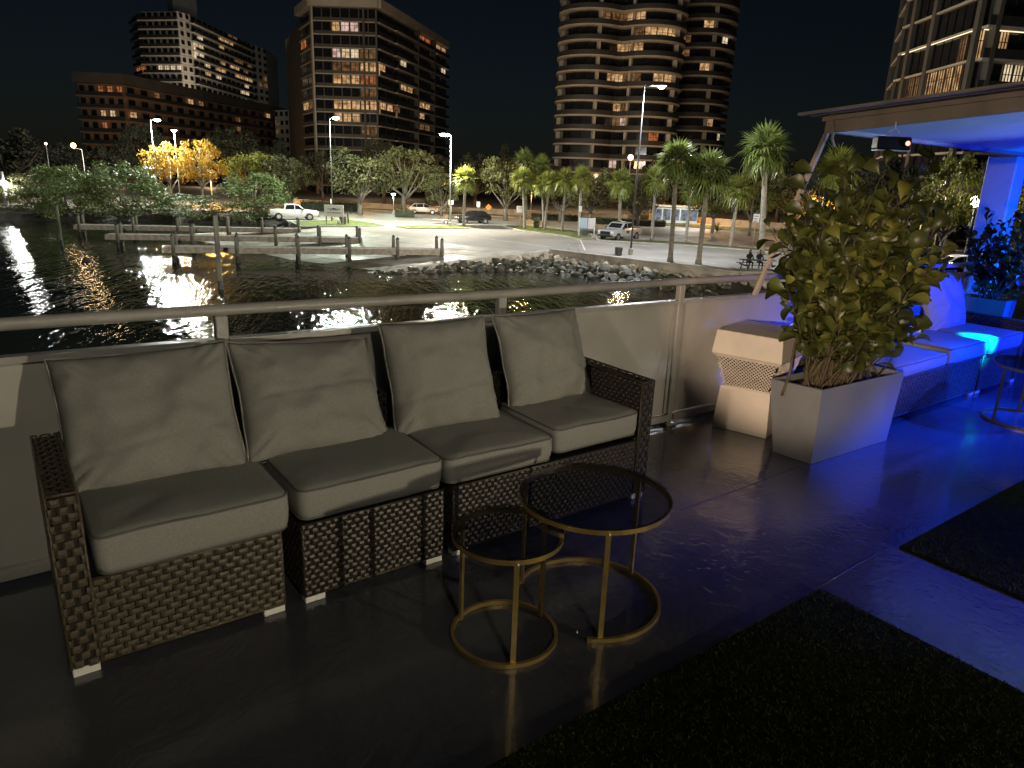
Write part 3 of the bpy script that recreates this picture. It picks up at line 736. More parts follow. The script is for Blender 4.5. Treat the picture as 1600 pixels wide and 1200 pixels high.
fixture('added cool fill lamp beyond the right turf mat, grazing the planter and the floor', (6.3, -2.6, 1.6), (4.6, 2.3, .2), 260, (.72, .82, 1.0), 18, .06, blend=.9)  # added lamp, gives the planter front its cool light
fixture('blue flood lamp low behind the right turf mat', (6.2, -1.0, 2.05), (3.9, 1.05, .0), 800, (.03, .022, 1.0), 30, .06, blend=.7)
fixture('added blue spotlight under the canopy aimed at the wet floor before the long sofa', (8.3, .5, 2.12), (6.3, 1.9, .0), 2600, (.002, .05, 1.0), 40, .03, .04, .7, pole=False)  # extra spot put in to strengthen the blue on the floor
fixture('narrow cyan spotlight aimed at the end seat', (6.9, 1.5, 2.12), (7.12, 2.56, .5), 2000, (.0, .72, 1.0), 11, .02, .04, .6, pole=False)
fixture('added azure spotlight aimed at the small trough planter', (7.0, .9, 2.12), (8.4, 3.05, .62), 420, (.0, .22, 1.0), 12, .02, .04, .6, pole=False)  # put in to brighten the trough and its reflection
fixture('blue uplight standing behind the end seat by the column', (8.75, 2.45, .95), (9.1, 3.5, 1.4), 90, (.0, .12, 1.0), 120, .05)
fixture('roof flood lamp high behind the camera lighting the docks and mangroves', (-4, -6.5, 8.2), (21, 62, -5.5), 95000, (1, .93, .78), 42, .15, .16, blend=.6)
fixture('added second flood lamp high over the bar lighting the rocks and palms', (13.5, -2, 7.6), (42, 41, -4.3), 56000, (1, .88, .68), 46, .15, .16, blend=.6)  # added flood for the sea wall and rocks outside the first beam

# ------------------------------------------------------------------ water
def water_mat():
    mt = bpy.data.materials.new('water'); mt.use_nodes = True; MATS['water'] = mt
    n, l = mt.node_tree.nodes, mt.node_tree.links; b = n['Principled BSDF']
    b.inputs['Base Color'].default_value = (.010, .013, .008, 1); b.inputs['Roughness'].default_value = .022; b.inputs['IOR'].default_value = 1.333
    tc = n.new('ShaderNodeTexCoord'); mp = n.new('ShaderNodeMapping')
    m0 = n.new('ShaderNodeMapping'); m0.inputs['Rotation'].default_value = (0, 0, -math.radians(67)); mp.inputs['Scale'].default_value = (.24, 1.0, 1)
    l.new(tc.outputs['Object'], m0.inputs['Vector']); l.new(m0.outputs[0], mp.inputs['Vector'])
    def nz(sc, det):
        t = n.new('ShaderNodeTexNoise'); t.inputs['Scale'].default_value = sc; t.inputs['Detail'].default_value = det; l.new(mp.outputs[0], t.inputs['Vector']); return t
    a, c = nz(.55, 2), nz(2.6, 2.0)
    b1 = n.new('ShaderNodeBump'); b1.inputs['Strength'].default_value = 1; b1.inputs['Distance'].default_value = .105
    b2 = n.new('ShaderNodeBump'); b2.inputs['Strength'].default_value = 1; b2.inputs['Distance'].default_value = .058
    l.new(a.outputs[0], b1.inputs['Height']); l.new(c.outputs[0], b2.inputs['Height']); l.new(b1.outputs[0], b2.inputs['Normal']); l.new(b2.outputs[0], b.inputs['Normal'])
    d = nz(8.5, 1.5); b3 = n.new('ShaderNodeBump'); b3.inputs['Strength'].default_value = 1; b3.inputs['Distance'].default_value = .022
    l.new(d.outputs[0], b3.inputs['Height']); l.new(b2.outputs[0], b3.inputs['Normal']); l.new(b3.outputs[0], b.inputs['Normal'])
    return mt
water_mat()
wv = [(-700, -300, ZW), (700, -300, ZW), (700, 600, ZW), (-700, 600, ZW)]
struct(MB().add(wv, [(0, 1, 2, 3)]).build('water', M_['water']))

# ------------------------------------------------------------------ car park, ramps, sea wall
A = on_z(862, 389, -4.3); B = on_z(1155, 424, -4.3); C = B + Vector((34, -9, 0))
T1, T2, T3 = Vector((35.5, 55, ZL)), Vector((33.5, 67, ZL)), Vector((30.5, 79.5, ZL))
lot = [(A.x, A.y), (B.x, B.y), (C.x, C.y), (700, -120), (900, 1200), (-700, 1200), (-700, 113), (1, 114), (20, 112), (31, 105), (31, 92), (29, 84), (30.5, 79.5), (33.5, 67), (35.5, 55)]
ground = struct(MB().prism(lot, -7.5, ZL).build('ground', M_['asphalt']))
ground['label'] = 'asphalt car park'
sb_ = MB(); pv = None
for q in ((-700, 113), (-60, 113), (-20, 112), (1, 114.5), (10, 114), (20, 112.5), (31, 105.5), (31.3, 92), (29.3, 84)):
    row = [(q[0], q[1] + .5, ZL - .15), (q[0] - .5, q[1] - 5.0 if q[1] > 95 else q[1] - .5, ZL - .5), (q[0] - (1 if q[1] > 95 else 2.5), q[1] - (8.5 if q[1] > 95 else 1), ZW - .4)]
    if pv: sb_.add(pv + row, [(0, 3, 4, 1), (1, 4, 5, 2)])
    pv = row
struct(sb_.build('shore_bank', M_['bank']))
def sheet(name, poly, z, mat, parent=None):
    return MB().add([(p[0], p[1], z) for p in poly], [tuple(range(len(poly)))]).build(name, M_[mat], parent)
def pxpoly(pts, z=ZL): return [on_z(x, y, z) for x, y in pts]
def ccw(poly):
    a = sum(poly[i][0] * poly[(i + 1) % len(poly)][1] - poly[(i + 1) % len(poly)][0] * poly[i][1] for i in range(len(poly)))
    return poly if a > 0 else poly[::-1]
RD = Vector((-.955, .30, 0))
def ramp(p, q, L, dz, dirp, dirq, split, n=10):
    """sloping boat ramp made of cast slabs"""
    rm = struct(link('boat_ramp', None)); rm['label'] = 'sloping concrete boat ramp'
    for i in range(n):
        s0, s1 = i / n, (i + 1) / n
        a, b = p + dirp * (L * s0), q + dirq * (L * s0); c, d = q + dirq * (L * s1), p + dirp * (L * s1)
        z0, z1 = ZL + .004 - dz * s0, ZL + .004 - dz * s1
        g = .012 / 1
        v = [(a.x, a.y, z0), (b.x, b.y, z0), (c.x, c.y, z1 + g), (d.x, d.y, z1 + g)]
        v += [(x, y, z - .3) for x, y, z in v]
        me = MB().add(v, [(0, 1, 2, 3), (0, 4, 5, 1), (1, 5, 6, 2), (2, 6, 7, 3), (3, 7, 4, 0)]).mesh('slab', M_['algae_concrete' if s0 >= split else 'ramp_concrete']); fix_normals(me)
        link('slab', me, rm)
A0_ = Vector((A.x, A.y, ZL))
ramp(A0_ + Vector((-.4, .6, 0)), T1, 26, 2.0, Vector((-1, .045, 0)), RD, .5)
ramp(T1 + RD * .01, T2, 26, 2.0, RD, RD, .72)
ramp(T2 + RD * .01, T3, 26, 2.0, RD, RD, .72)
# sea wall with a pale coping
sw = thing('sea_wall', 'low concrete sea wall above the rocks at the car park edge', 'wall', (A.x, A.y, 0))
for p, q in ((A, B), (B, C)):
    M = frame_x(p - Vector((A.x, A.y, 0)), q - Vector((A.x, A.y, 0))); L = (q - p).length; k = max(1, int(L / 4.0))
    for i in range(k):
        MB().box(L * i / k + .012, L * (i + 1) / k - .012, -.28, .0, -2.4, -.13, M).build('wall_panel', M_['concrete'], sw)
        MB().bbox(L * i / k + .005, L * (i + 1) / k - .005, -.34, .16, -.127, .02, .02, M).build('coping', M_['concrete'], sw)
# kerb beam beside the near ramp
rb = thing('kerb_beam', 'concrete kerb running down beside the boat ramp above the rocks', 'kerb', (A.x, A.y, 0))
v = []; pts = []
for i in range(9):
    s = i / 8 * 17.5; pts.append((-.2 - s, .30 + .045 * s, ZL - 2.0 * s / 26))
for i in range(8):
    a, b = Vector(pts[i]), Vector(pts[i + 1])
    MB().bbox(0.01, (b - a).length - .01, -.25, .25, -.4, .10, .03, frame_x(a, b)).build('kerb_stone', M_['concrete'], rb)

# ------------------------------------------------------------------ rocks of the revetment
def rock_mesh(i):
    bm = bmesh.new(); bmesh.ops.create_icosphere(bm, subdivisions=2, radius=1.0); rnd = random.Random(i)
    sx, sy, sz = rnd.uniform(.8, 1.25), rnd.uniform(.75, 1.1), rnd.uniform(.55, .85)
    planes = [(Vector((rnd.gauss(0, 1), rnd.gauss(0, 1), rnd.gauss(0, 1))).normalized(), rnd.uniform(.55, .85)) for _ in range(9)]
    for v in bm.verts:
        p = v.co.copy()
        for nn, dd in planes:
            e = p.dot(nn) - dd
            if e > 0: p -= nn * e
        p *= 1 + .22 * noise.noise(p * 2.3 + Vector((i * 7, 0, 0)))
        v.co = Vector((p.x * sx, p.y * sy, p.z * sz))
    me = bpy.data.meshes.new('rock'); bm.to_mesh(me); bm.free(); me.materials.append(M_['rock']); return me
ROCKS = [rock_mesh(i) for i in range(8)]
bank = struct(MB().build('rock_bank', M_['bank'])) if False else None
bankm = MB()
def wall_in(s):                                       # inner line of the bank: ramp end -> A -> B -> C
    segs = [(Vector((A.x - 17, A.y + .9, 0)), Vector((A.x, A.y, 0))), (Vector((A.x, A.y, 0)), Vector((B.x, B.y, 0))), (Vector((B.x, B.y, 0)), Vector((C.x, C.y, 0)))]
    for a, b in segs:
        L = (b - a).length
        if s <= L: return a + (b - a) * (s / L), Vector(((b - a).y, -(b - a).x, 0)).normalized()
        s -= L
    return b, Vector(((b - a).y, -(b - a).x, 0)).normalized()
S1 = Vector((17, .9)).length; S2 = S1 + (B - A).length
def bank_w(s): return 1.6 + 2.4 * min(1, s / S1) if s < S1 else (4.6 if s < S2 else 4.2)
def bank_top(s): return ZL - .35 - 1.15 * (1 - s / S1) if s < S1 else -5.0
prev = None
for i in range(61):
    s = (S2 + 26) * i / 60; p, nn = wall_in(s); w = bank_w(s)
    if abs(s - S1) < 3: nn = (nn + Vector((-.2, -1, 0))).normalized()
    row = [(p.x, p.y, bank_top(s)), (p.x + nn.x * w, p.y + nn.y * w, ZW - .45), (p.x + nn.x * (w + 2), p.y + nn.y * (w + 2), ZW - 1.4)]
    if prev: bankm.add(prev + row, [(0, 1, 4, 3), (1, 2, 5, 4)])
    prev = row
bank = struct(bankm.build('rock_bank', M_['bank'])); bank['label'] = 'bank of loose boulders below the sea wall'
rnd = random.Random(4); cnt = 0; extra = []
for row in range(9):
    s = rnd.uniform(0, .4)
    while s < S2 + 24:
        w = bank_w(s); t = (row + rnd.uniform(-.25, .25)) / 8
        if 8 * (t) * .55 > w * 1.25 and row > 5 and s < S1: s += .8; continue
        p, nn = wall_in(s)
        zz = bank_top(s) * (1 - t) + (ZW - .35) * t
        r = rnd.choice((.26, .32, .36, .42, .5, .6)) * (1.0 if s > S1 else .85)
        loc = Vector((p.x + nn.x * w * t, p.y + nn.y * w * t, zz + r * .25))
        x, y = pix(loc)
        if 540 < x < 1215 and 395 < y < 480:
            extra.append((loc, r, rnd.random()))
        s += rnd.uniform(.62, 1.1)
rnd.shuffle(extra); extra.sort(key=lambda e: -e[1]); mbx = MB()
for i, (loc, r, q) in enumerate(extra):
    me = ROCKS[i % 8]; rot = (rnd.uniform(-.5, .5), rnd.uniform(-.5, .5), rnd.uniform(0, 6.28))
    if i < 296:
        o = link('rock', me, bank, None, loc, rot, (r, r, r))
        if loc.z < ZW + .52: own_mat(o, M_['wet_rock'])
    else:
        M = Matrix.Translation(loc) @ Matrix.Rotation(rot[2], 4, 'Z') @ Matrix.Scale(r, 4)
        mbx.add([M @ v.co for v in me.vertices], [tuple(p.vertices) for p in me.polygons])
if mbx.v: stuff(mbx.build('small_rocks', M_['rock'], bank))

# ------------------------------------------------------------------ finger docks
PIL = MB().tube([(0, 0, 0), (0, 0, .90), (0, 0, 1.0)], [.145, .145, .13], 10).mesh('piling', M_['piling'])
CAPM = MB().lathe([(.155, 0), (.155, .05), (.02, .20)], 10, smooth=False).mesh('piling_cap', M_['plastic_dark'])
WETM = MB().tube([(0, 0, 0), (0, 0, 1)], .150, 10).mesh('wet_foot', M_['piling_wet'])
def one_piling(x, y, top, parent, base=ZW - 1.2, r=1.0):
    o = link('piling', PIL, parent, None, (x, y, base), None, (r, r, top - base))
    link('cap', CAPM, parent, None, (x, y, top), None, (r, r, 1))
    link('wet_foot', WETM, parent, None, (x, y, base), None, (r, r, ZW + .55 - base)); return o
def dock(label, pl, pr, zd, front_px, width, top, z_off=0):
    a, b = on_z(*pl, zd), on_z(*pr, zd); a.z = b.z = 0
    t = thing('finger_dock', label, 'dock', (a.x, a.y, 0), math.atan2((b - a).y, (b - a).x)); L = (b - a).length
    def s_of(px):
        lo, hi = -3, L + 3
        for _ in range(40):
            mid = (lo + hi) / 2; p = a + (b - a) * (mid / L); p.z = zd
            if pix(p)[0] < px: lo = mid
            else: hi = mid
        return lo
    st = [s_of(p) for p in front_px]; ends = sorted(set([0.0] + [round(s, 3) for s in st if .4 < s < L - .4] + [L]))
    for s0, s1 in zip(ends[:-1], ends[1:]):
        MB().bbox(s0 + .01, s1 - .01, .08, width - .08, zd - .08, zd, .01).build('decking', M_['timber'], t)
        MB().bbox(s0 + .005, s1 - .005, 0, .075, zd - .44, zd + .02, .01).build('side_beam', M_['timber'], t)
        MB().bbox(s0 + .005, s1 - .005, width - .075, width, zd - .44, zd + .02, .01).build('side_beam', M_['timber'], t)
    for s in st:
        one_piling(s, -.17, top, t); one_piling(s - .15, width + .17, top + .02, t)
        MB().box(s - .12, s + .12, -.02, width + .02, zd - .72, zd - .445).build('cross_beam', M_['piling_wet'], t)
    return t
dock('nearest finger dock, longest of the timber docks, reaching to the boat ramp', (252, 386), (694, 391), -4.52, (271, 370, 466, 546, 621, 690), 1.7, -3.66)
dock('middle finger dock of grey timber between the other two', (163, 366.5), (566, 372.5), -4.52, (184, 300, 431, 500, 562), 1.6, -3.68)
dock('farthest finger dock of grey timber beside the mangroves', (114, 351.5), (470, 358), -4.52, (124, 209, 278, 356, 410, 467), 1.6, -3.62)
def lone_piling(label, bx, by, ty, r):
    p = on_z(bx, by, ZW); t = thing('mooring_piling', label, 'piling', (p.x, p.y, 0))
    one_piling(0, 0, height_at(p, bx, ty), t, r=r)
lone_piling('tall dark mooring piling standing alone in front of the docks', 345, 452, 337, 1.05)
lone_piling('thin leaning grey mooring pole at the left, in open water', 97, 385, 322, .8)
bu = thing('mooring_float', 'small brownish float bobbing on the dark water at the left', 'float', on_z(135, 408, ZW))
MB().lathe([(.05, -.15), (.28, -.05), (.33, .08), (.24, .22), (.06, .28)], 12).build('ball', M_['bark_dark'], bu); MB().tube([(0, 0, .27), (0, 0, .42)], .03, 6).build('ring', M_['pole_paint'], bu)

# ------------------------------------------------------------------ kerbed islands, verge, markings
def island(label, px, mat='grass', h=.13, name='kerbed_island'):
    poly = ccw([(p.x, p.y) for p in pxpoly(px)]); c = Vector((sum(p[0] for p in poly) / len(poly), sum(p[1] for p in poly) / len(poly), 0))
    t = struct(link(name, None, loc=(c.x, c.y, ZL))); t['label'] = label
    loc = [Vector((p[0] - c.x, p[1] - c.y, 0)) for p in poly]; inn = [p - p.normalized() * .22 for p in loc]
    n = len(loc); v = [p + Z_ * .0 for p in loc] + [p + Z_ * h for p in loc] + [p + Z_ * h for p in inn] + [p + Z_ * (h - .05) for p in inn]
    f = [(k * n + j, k * n + (j + 1) % n, (k + 1) * n + (j + 1) % n, (k + 1) * n + j) for k in range(3) for j in range(n)]
    me = MB().add(v, f).mesh('kerb', M_['concrete']); fix_normals(me); link('kerb', me, t)
    N = 1; MB().add([p + Z_ * (h - .03) for p in inn], [tuple(range(n))]).build('grass', M_[mat], t)
    return t
island('small kerbed island with the bright lamp post', [(619, 355), (650, 353), (735, 353.5), (745, 356), (725, 358), (640, 358)])
island('grass corner with the wooden sign', [(452, 347), (540, 344), (588, 350), (602, 353.5), (560, 355), (470, 355)])
island('kerbed grass strip under the row of palms', [(786, 354), (815, 352), (880, 359), (925, 367), (928, 373), (905, 375), (880, 369), (812, 361)])
island('thin kerbed strip between parking rows', [(930, 372), (1075, 379.5), (1150, 386), (1320, 401), (1320, 406), (1150, 390), (1070, 384), (935, 376.5)], 'verge')
island('grass verge along the street', [(480, 327), (600, 330), (900, 345), (1050, 353), (1250, 369), (1560, 398), (1560, 388), (1250, 363), (1050, 348.5), (900, 342), (600, 327), (480, 324)], 'verge', name='grass_verge')
marks = [((905, 370.5), (914, 391)), ((640, 357), (860, 386)), ((930, 379), (1010, 384)), ((1010, 402), (1120, 412)), ((560, 352), (640, 354.5))]
for i, (p, q) in enumerate(marks):
    a, b = on_z(*p, ZL), on_z(*q, ZL); a.z = b.z = 0
    struct(MB().box(0, (b - a).length, -.07, .07, .0, .001, frame_x(a + Z_ * (ZL + .004), b + Z_ * (ZL + .004))).build('painted_line', M_['paint_line']))
sp = pxpoly([(1040, 404), (1140, 412), (1250, 418), (1250, 424), (1160, 422), (1060, 412)]); 
# low walls along the street, one run per straight
lw = [(455, 324), (560, 330), (700, 337), (900, 345.5)], [(915, 346), (1100, 354), (1250, 365), (1560, 391)]
for pts, lab in zip(lw, ('low orange lit wall behind the oak trees along the street, left run', 'low orange lit wall along the street behind the palms, right run')):
    w3 = [on_z(x, y - 3, ZL) + Vector((1.5, 3.0, 0)) for x, y in pts]; t = thing('low_wall', lab, 'wall', w3[0])
    for p, q in zip(w3[:-1], w3[1:]):
        M = frame_x(p - w3[0], q - w3[0]); L = (q - p).length; k = max(1, int(L / 6))
        for i in range(k):
            MB().box(L * i / k + .02, L * (i + 1) / k - .02, 0, .3, 0, .85, M).build('wall_panel', M_['low_wall'], t)
            MB().box(L * i / k, L * (i + 1) / k, -.06, .36, .853, .95, M).build('coping', M_['low_wall'], t)

# ------------------------------------------------------------------ lamp posts
def lamp_post(label, base, top, power, col, head='box', arm=(1.2, 0), mat='pole_paint', lens=.30, emit=60, z=ZL, name='lamp_post', r=.09, up=False, dist=None):
    p = on_z(*base, z) if dist is None else at_dist(*base, dist)
    if dist is not None: p.z = z
    h = height_at(p, *top) - z
    t = thing(name, label, 'lamp post', (p.x, p.y, z))
    MB().lathe([(.22, .0), (.22, .5), (r, .55)], 12, smooth=False).build('footing', M_['concrete'], t)
    MB().tube([(0, 0, .5), (0, 0, h * .5), (0, 0, h)], [r, r * .85, r * .62], 10).build('shaft', M_[mat], t)
    ax, ay = arm
    hx = Vector((ax, ay, h))
    if ax or ay: MB().tube([(0, 0, h - .12), (ax * .5, ay * .5, h + .04), (ax, ay, h + .02)], .045, 8).build('arm', M_[mat], t)
    em = emat('lamp_lens_%d' % len(MATS), col, emit)
    if head == 'box':
        a = math.atan2(ay, ax); M = Matrix.Translation(hx) @ Matrix.Rotation(a, 4, 'Z')
        MB().bbox(-.38, .42, -.2, .2, .03, .16, .04, M).build('head', M_[mat], t)
        MB().lathe([(lens * .9, .0), (lens, -.03), (lens * .8, -.16), (lens * .3, -.24)], 14, hx + Z_ * .03).build('lens', em, t)
    else:
        MB().lathe([(.09, -.05), (.12, .05), (.05, .1)], 12, hx).build('head', M_[mat], t)
        m = MB(); m.lathe([(lens * math.sin(math.pi * (i + .5) / 9), hx.z + .1 + lens - lens * math.cos(math.pi * (i + .5) / 9)) for i in range(9)], 14, (hx.x, hx.y, 0)); m.build('lens', em, t)
    lz = -.34 if head == 'box' else .1 + 2 * lens + .32
    L = lamp('light', 'POINT', hx + Z_ * lz, power, col, t, .28)
    return t
WHT, GRN, AMB, SOD = (1, .90, .74), (.86, 1, .82), (1, .58, .22), (1, .46, .10)
tl = Vector((-.80, -.6))
lamp_post('brightest lamp post, on the small island beside a single palm', (703, 354), (704, 211), 24000, WHT, arm=(-1.0, -.2), mat='pole_light', lens=.64, emit=90)
lamp_post('tall lamp post with greenish light behind the wooden sign', (520, 346), (516, 183), 20000, GRN, arm=(.9, .2), lens=.44, emit=60)
lamp_post('lamp post with white light rising behind the mangroves', (249, 330), (243, 187), 26000, (.92, 1, .92), arm=(.9, .1), mat='pole_light', lens=.48, emit=60, dist=118)
lamp_post('slim lamp post in front of the golden tree', (283, 328), (281, 205), 9000, (1, .86, .6), arm=(0, 0), mat='pole_light', lens=.3, emit=20, r=.08, dist=122)
lamp_post('tallest dark lamp post, by the dark litter bin in the car park', (985, 398), (1010, 133), 13000, (.92, .95, 1), arm=(1.5, -.5), lens=.3, emit=16)
lamp_post('amber street lamp in front of the round tower', (977, 352), (978, 251), 4500, AMB, head='ball', arm=(0, 0), lens=.42, emit=26, dist=125, mat='pole_light')
lamp_post('amber street lamp at far left above the mangroves', (140, 330), (128, 233), 260, (1, .66, .32), head='ball', arm=(-1.0, 0), lens=.36, emit=7, dist=125, mat='pole_light')
lamp_post('short path lamp with mint green light below the oaks', (615, 336), (613, 303), 700, (.72, 1, .84), arm=(0, 0), lens=.32, emit=26, dist=112, mat='pole_light', name='path_lamp', r=.06)
lamp_post('white path lamp glaring between the palm trunks at right', (1072, 360), (1076, 320), 3000, (.9, 1, .95), head='ball', arm=(0, 0), lens=.42, emit=40, dist=112, mat='pole_light', name='path_lamp', r=.06)
lamp_post('white globe lamp at the far right beside the blue column', (1507, 398), (1505, 324), 4500, (1, .93, .75), head='ball', arm=(0, 0), lens=.42, emit=40, dist=72, mat='pole_light', name='path_lamp', r=.06)
lamp_post('tiny unlit looking lamp post at the far left above the trees', (85, 320), (83, 228), 120, (1, .8, .7), head='ball', arm=(0, 0), lens=.2, emit=4, dist=140, mat='pole_light', r=.06)
# sodium street lamps among the trees; their heads are hidden by foliage from the deck
for i, (x, y, dd, pw, lab) in enumerate(((330, 290, 128, 9000, 'sodium street lamp hidden behind the golden trees'), (560, 300, 135, 5500, 'sodium street lamp hidden behind the left oaks'),
        (690, 308, 132, 4200, 'sodium street lamp hidden between the middle oaks'), (830, 312, 128, 5200, 'sodium street lamp hidden behind the palm row'),
        (1105, 320, 122, 6500, 'sodium street lamp hidden behind the tall palms'), (1270, 330, 98, 2400, 'sodium street lamp hidden behind the leafy shrub'),
        (1440, 345, 80, 700, 'sodium street lamp hidden beside the lime tree'))):
    lamp_post(lab, (x, y), (x, y - 22), pw, SOD, arm=(0, -.9), lens=.25, emit=12, dist=dd, mat='pole_light', name='street_lamp', r=.07)
# floating dock with a lit white mast at the far left
bd = on_z(12, 333, ZW + .4); bt = thing('floating_dock', 'pale floating dock with a lit white power pedestal at the far left edge', 'dock', (bd.x, bd.y, ZW))
M = Matrix.Rotation(math.radians(-12), 4, 'Z')
MB().bbox(-9, 4.2, -1.2, 1.2, .12, .5, .05, M).build('deck', M_['boat_white'], bt); MB().bbox(-6, 2.2, -1.7, -1.25, .2, .7, .05, M).build('fender', M_['boat_white'], bt)
for k in range(5):
    MB().tube([M @ Vector((-6 + k * 2.2, 1.0, .5)), M @ Vector((-6 + k * 2.2, 1.0, 1.5))], .04, 6).build('rail_post', M_['boat_white'], bt)
MB().tube([M @ Vector((-6, 1, 1.5)), M @ Vector((2.8, 1, 1.5))], .045, 6).build('rail', M_['boat_white'], bt)
hm = height_at(bd, 10, 268) - ZW
MB().tube([(0, 0, .5), (0, 0, hm * .62), (0, 0, hm)], [.28, .36, .2], 10).build('mast', M_['boat_white'], bt)
MB().lathe([(.42, hm * .72), (.5, hm * .72 + .12), (.3, hm * .72 + .4)], 14).build('lens', emat('mast_lens', (1, 1, .95), 30), bt)
lamp('light', 'POINT', (.7, -.75, hm * .70), 1700, (1, 1, .93), bt, .2)

# ------------------------------------------------------------------ trees
def crown_mesh(seed, n_cl=46, per=85, low=.30, leaf=.026, flat=1.0, spread=.5):
    rnd = random.Random(seed); v, f = [], []; cl = []
    while len(cl) < n_cl:
        p = Vector((rnd.uniform(-1, 1), rnd.uniform(-1, 1), rnd.uniform(-1, 1)))
        if not .45 < p.length < 1: continue
        if p.z < -.75: continue
        q = Vector((p.x * spread * .86, p.y * spread * .86, low + (1 - low) * (.5 + .5 * p.z * flat) * .94))
        r = rnd.uniform(.075, .15) * (1.15 - .4 * max(0, p.z)); cl.append((q, r))
    for c, r in cl:
        for _ in range(per):
            d = Vector((rnd.gauss(0, 1), rnd.gauss(0, 1), rnd.gauss(0, .85))).normalized()
            p = c + Vector((d.x, d.y, d.z * .75)) * r * (rnd.random() ** .45) * rnd.uniform(.8, 1.2)
            nn = (d + Vector((rnd.gauss(0, .6), rnd.gauss(0, .6), rnd.gauss(.35, .6)))).normalized()
            a = nn.cross(Vector((rnd.gauss(0, 1), rnd.gauss(0, 1), rnd.gauss(0, 1)))).normalized(); b = nn.cross(a)
            s = leaf * rnd.uniform(.55, 1.15); k = len(v)
            v += [p - a * s, p + b * s * .55, p + a * s, p - b * s * .55]; f.append((k, k + 1, k + 2, k + 3))
    me = bpy.data.meshes.new('crown'); me.from_pydata(v, [], f); me.materials.append(M_['oak_leaf']); me.update()
    return me, [c for c, r in cl]
def trunk_mesh(seed, cl, low, r=.028, forks=5):
    rnd = random.Random(seed); m = MB(); top = low * .75
    m.tube([(0, 0, -.01), (rnd.gauss(0, .01), rnd.gauss(0, .01), top * .5), (rnd.gauss(0, .012), rnd.gauss(0, .012), top)], [r * 1.35, r, r * .9], 8)
    pick = rnd.sample(cl, min(forks + 5, len(cl)))
    for i, c in enumerate(pick):
        c = Vector(c); s = Vector((0, 0, top * rnd.uniform(.55, 1.0))); mid = s.lerp(c, .5) + Vector((rnd.gauss(0, .03), rnd.gauss(0, .03), -.02))
        m.tube([s, s.lerp(mid, .5) + Vector((0, 0, .01)), mid, c], [r * .62, r * .5, r * .36, r * .12], 6)
    return m.mesh('trunk', M_['bark'])
OAKS, MANG, SPARSE = [], [], []
for i in range(5):
    cm, cl = crown_mesh(20 + i, low=.28); OAKS.append((cm, trunk_mesh(40 + i, cl, .36)))
for i in range(3):
    cm, cl = crown_mesh(60 + i, n_cl=84, per=80, low=-.04, leaf=.022, spread=.5); MANG.append((cm, trunk_mesh(70 + i, cl, .2, .02, 8)))
for i in range(2):
    cm, cl = crown_mesh(80 + i, n_cl=50, per=70, low=.38, leaf=.022); SPARSE.append((cm, trunk_mesh(90 + i, cl, .5, .022, 7)))
def tree(label, base, top_y, width_px, dist=None, kind=OAKS, var=0, leaf='oak_leaf', bark='bark', z=ZL, name='oak_tree', group=None, rz=None, cat='tree'):
    if dist is None: p = on_z(*base, z)
    else: p = at_dist(*base, dist); p.z = z
    D = (p - EYE).dot(FWD); H = height_at(p, base[0], top_y) - z; W = width_px / FPX * D
    t = thing(name, label, cat, p, rz if rz is not None else (base[0] * .7) % 6.28, group)
    cm, tm = kind[var % len(kind)]
    own_mat(link('trunk', tm, t, None, None, None, (max(W, H * .7), max(W, H * .7), H)), M_[bark])
    own_mat(link('crown', cm, t, None, None, None, (W, W * .9, H)), M_[leaf])
    return t
# mangroves on the far bank
tree('broad mangrove at the left of the bank, its crown pale green', (108, 343), 250, 118, kind=MANG, var=0, leaf='mangrove_leaf', z=ZW, name='mangrove_tree')
tree('tallest mangrove left of the golden trees, behind the docks', (203, 344), 246, 150, kind=MANG, var=1, leaf='mangrove_leaf', z=ZW, name='mangrove_tree')
tree('low mangrove between the two tall ones, under the golden trees', (300, 345), 299, 120, kind=MANG, var=2, leaf='mangrove_leaf', z=ZW, name='mangrove_tree')
tree('mangrove beside the white pickup truck, right end of the bank', (398, 349), 262, 128, kind=MANG, var=0, leaf='mangrove_leaf', z=ZW, name='mangrove_tree', rz=2.2)
tree('dark mangrove at the far left behind the floating dock', (52, 338), 262, 110, kind=MANG, var=2, leaf='oak_leaf', z=ZW, name='mangrove_tree')
tree('small light green bush beside the lit pedestal at the far left', (27, 330), 288, 34, kind=MANG, var=1, leaf='lime_leaf', z=ZW, name='bush', cat='bush')
# golden and lime trees under sodium light
tree('golden lit tree on the left of the pair behind the mangroves', (268, 318), 222, 92, 120, SPARSE, 0, 'sodium_lit_leaf', name='street_tree')
tree('golden lit tree on the right of the pair, taller', (318, 318), 216, 84, 119, SPARSE, 1, 'sodium_lit_leaf', name='street_tree')
tree('lime green tree right of the golden trees', (398, 320), 228, 100, 122, OAKS, 1, 'lime_leaf')
tree('olive tree between the lime tree and the dark tower', (448, 325), 240, 92, 118, OAKS, 2, 'oak_leaf')
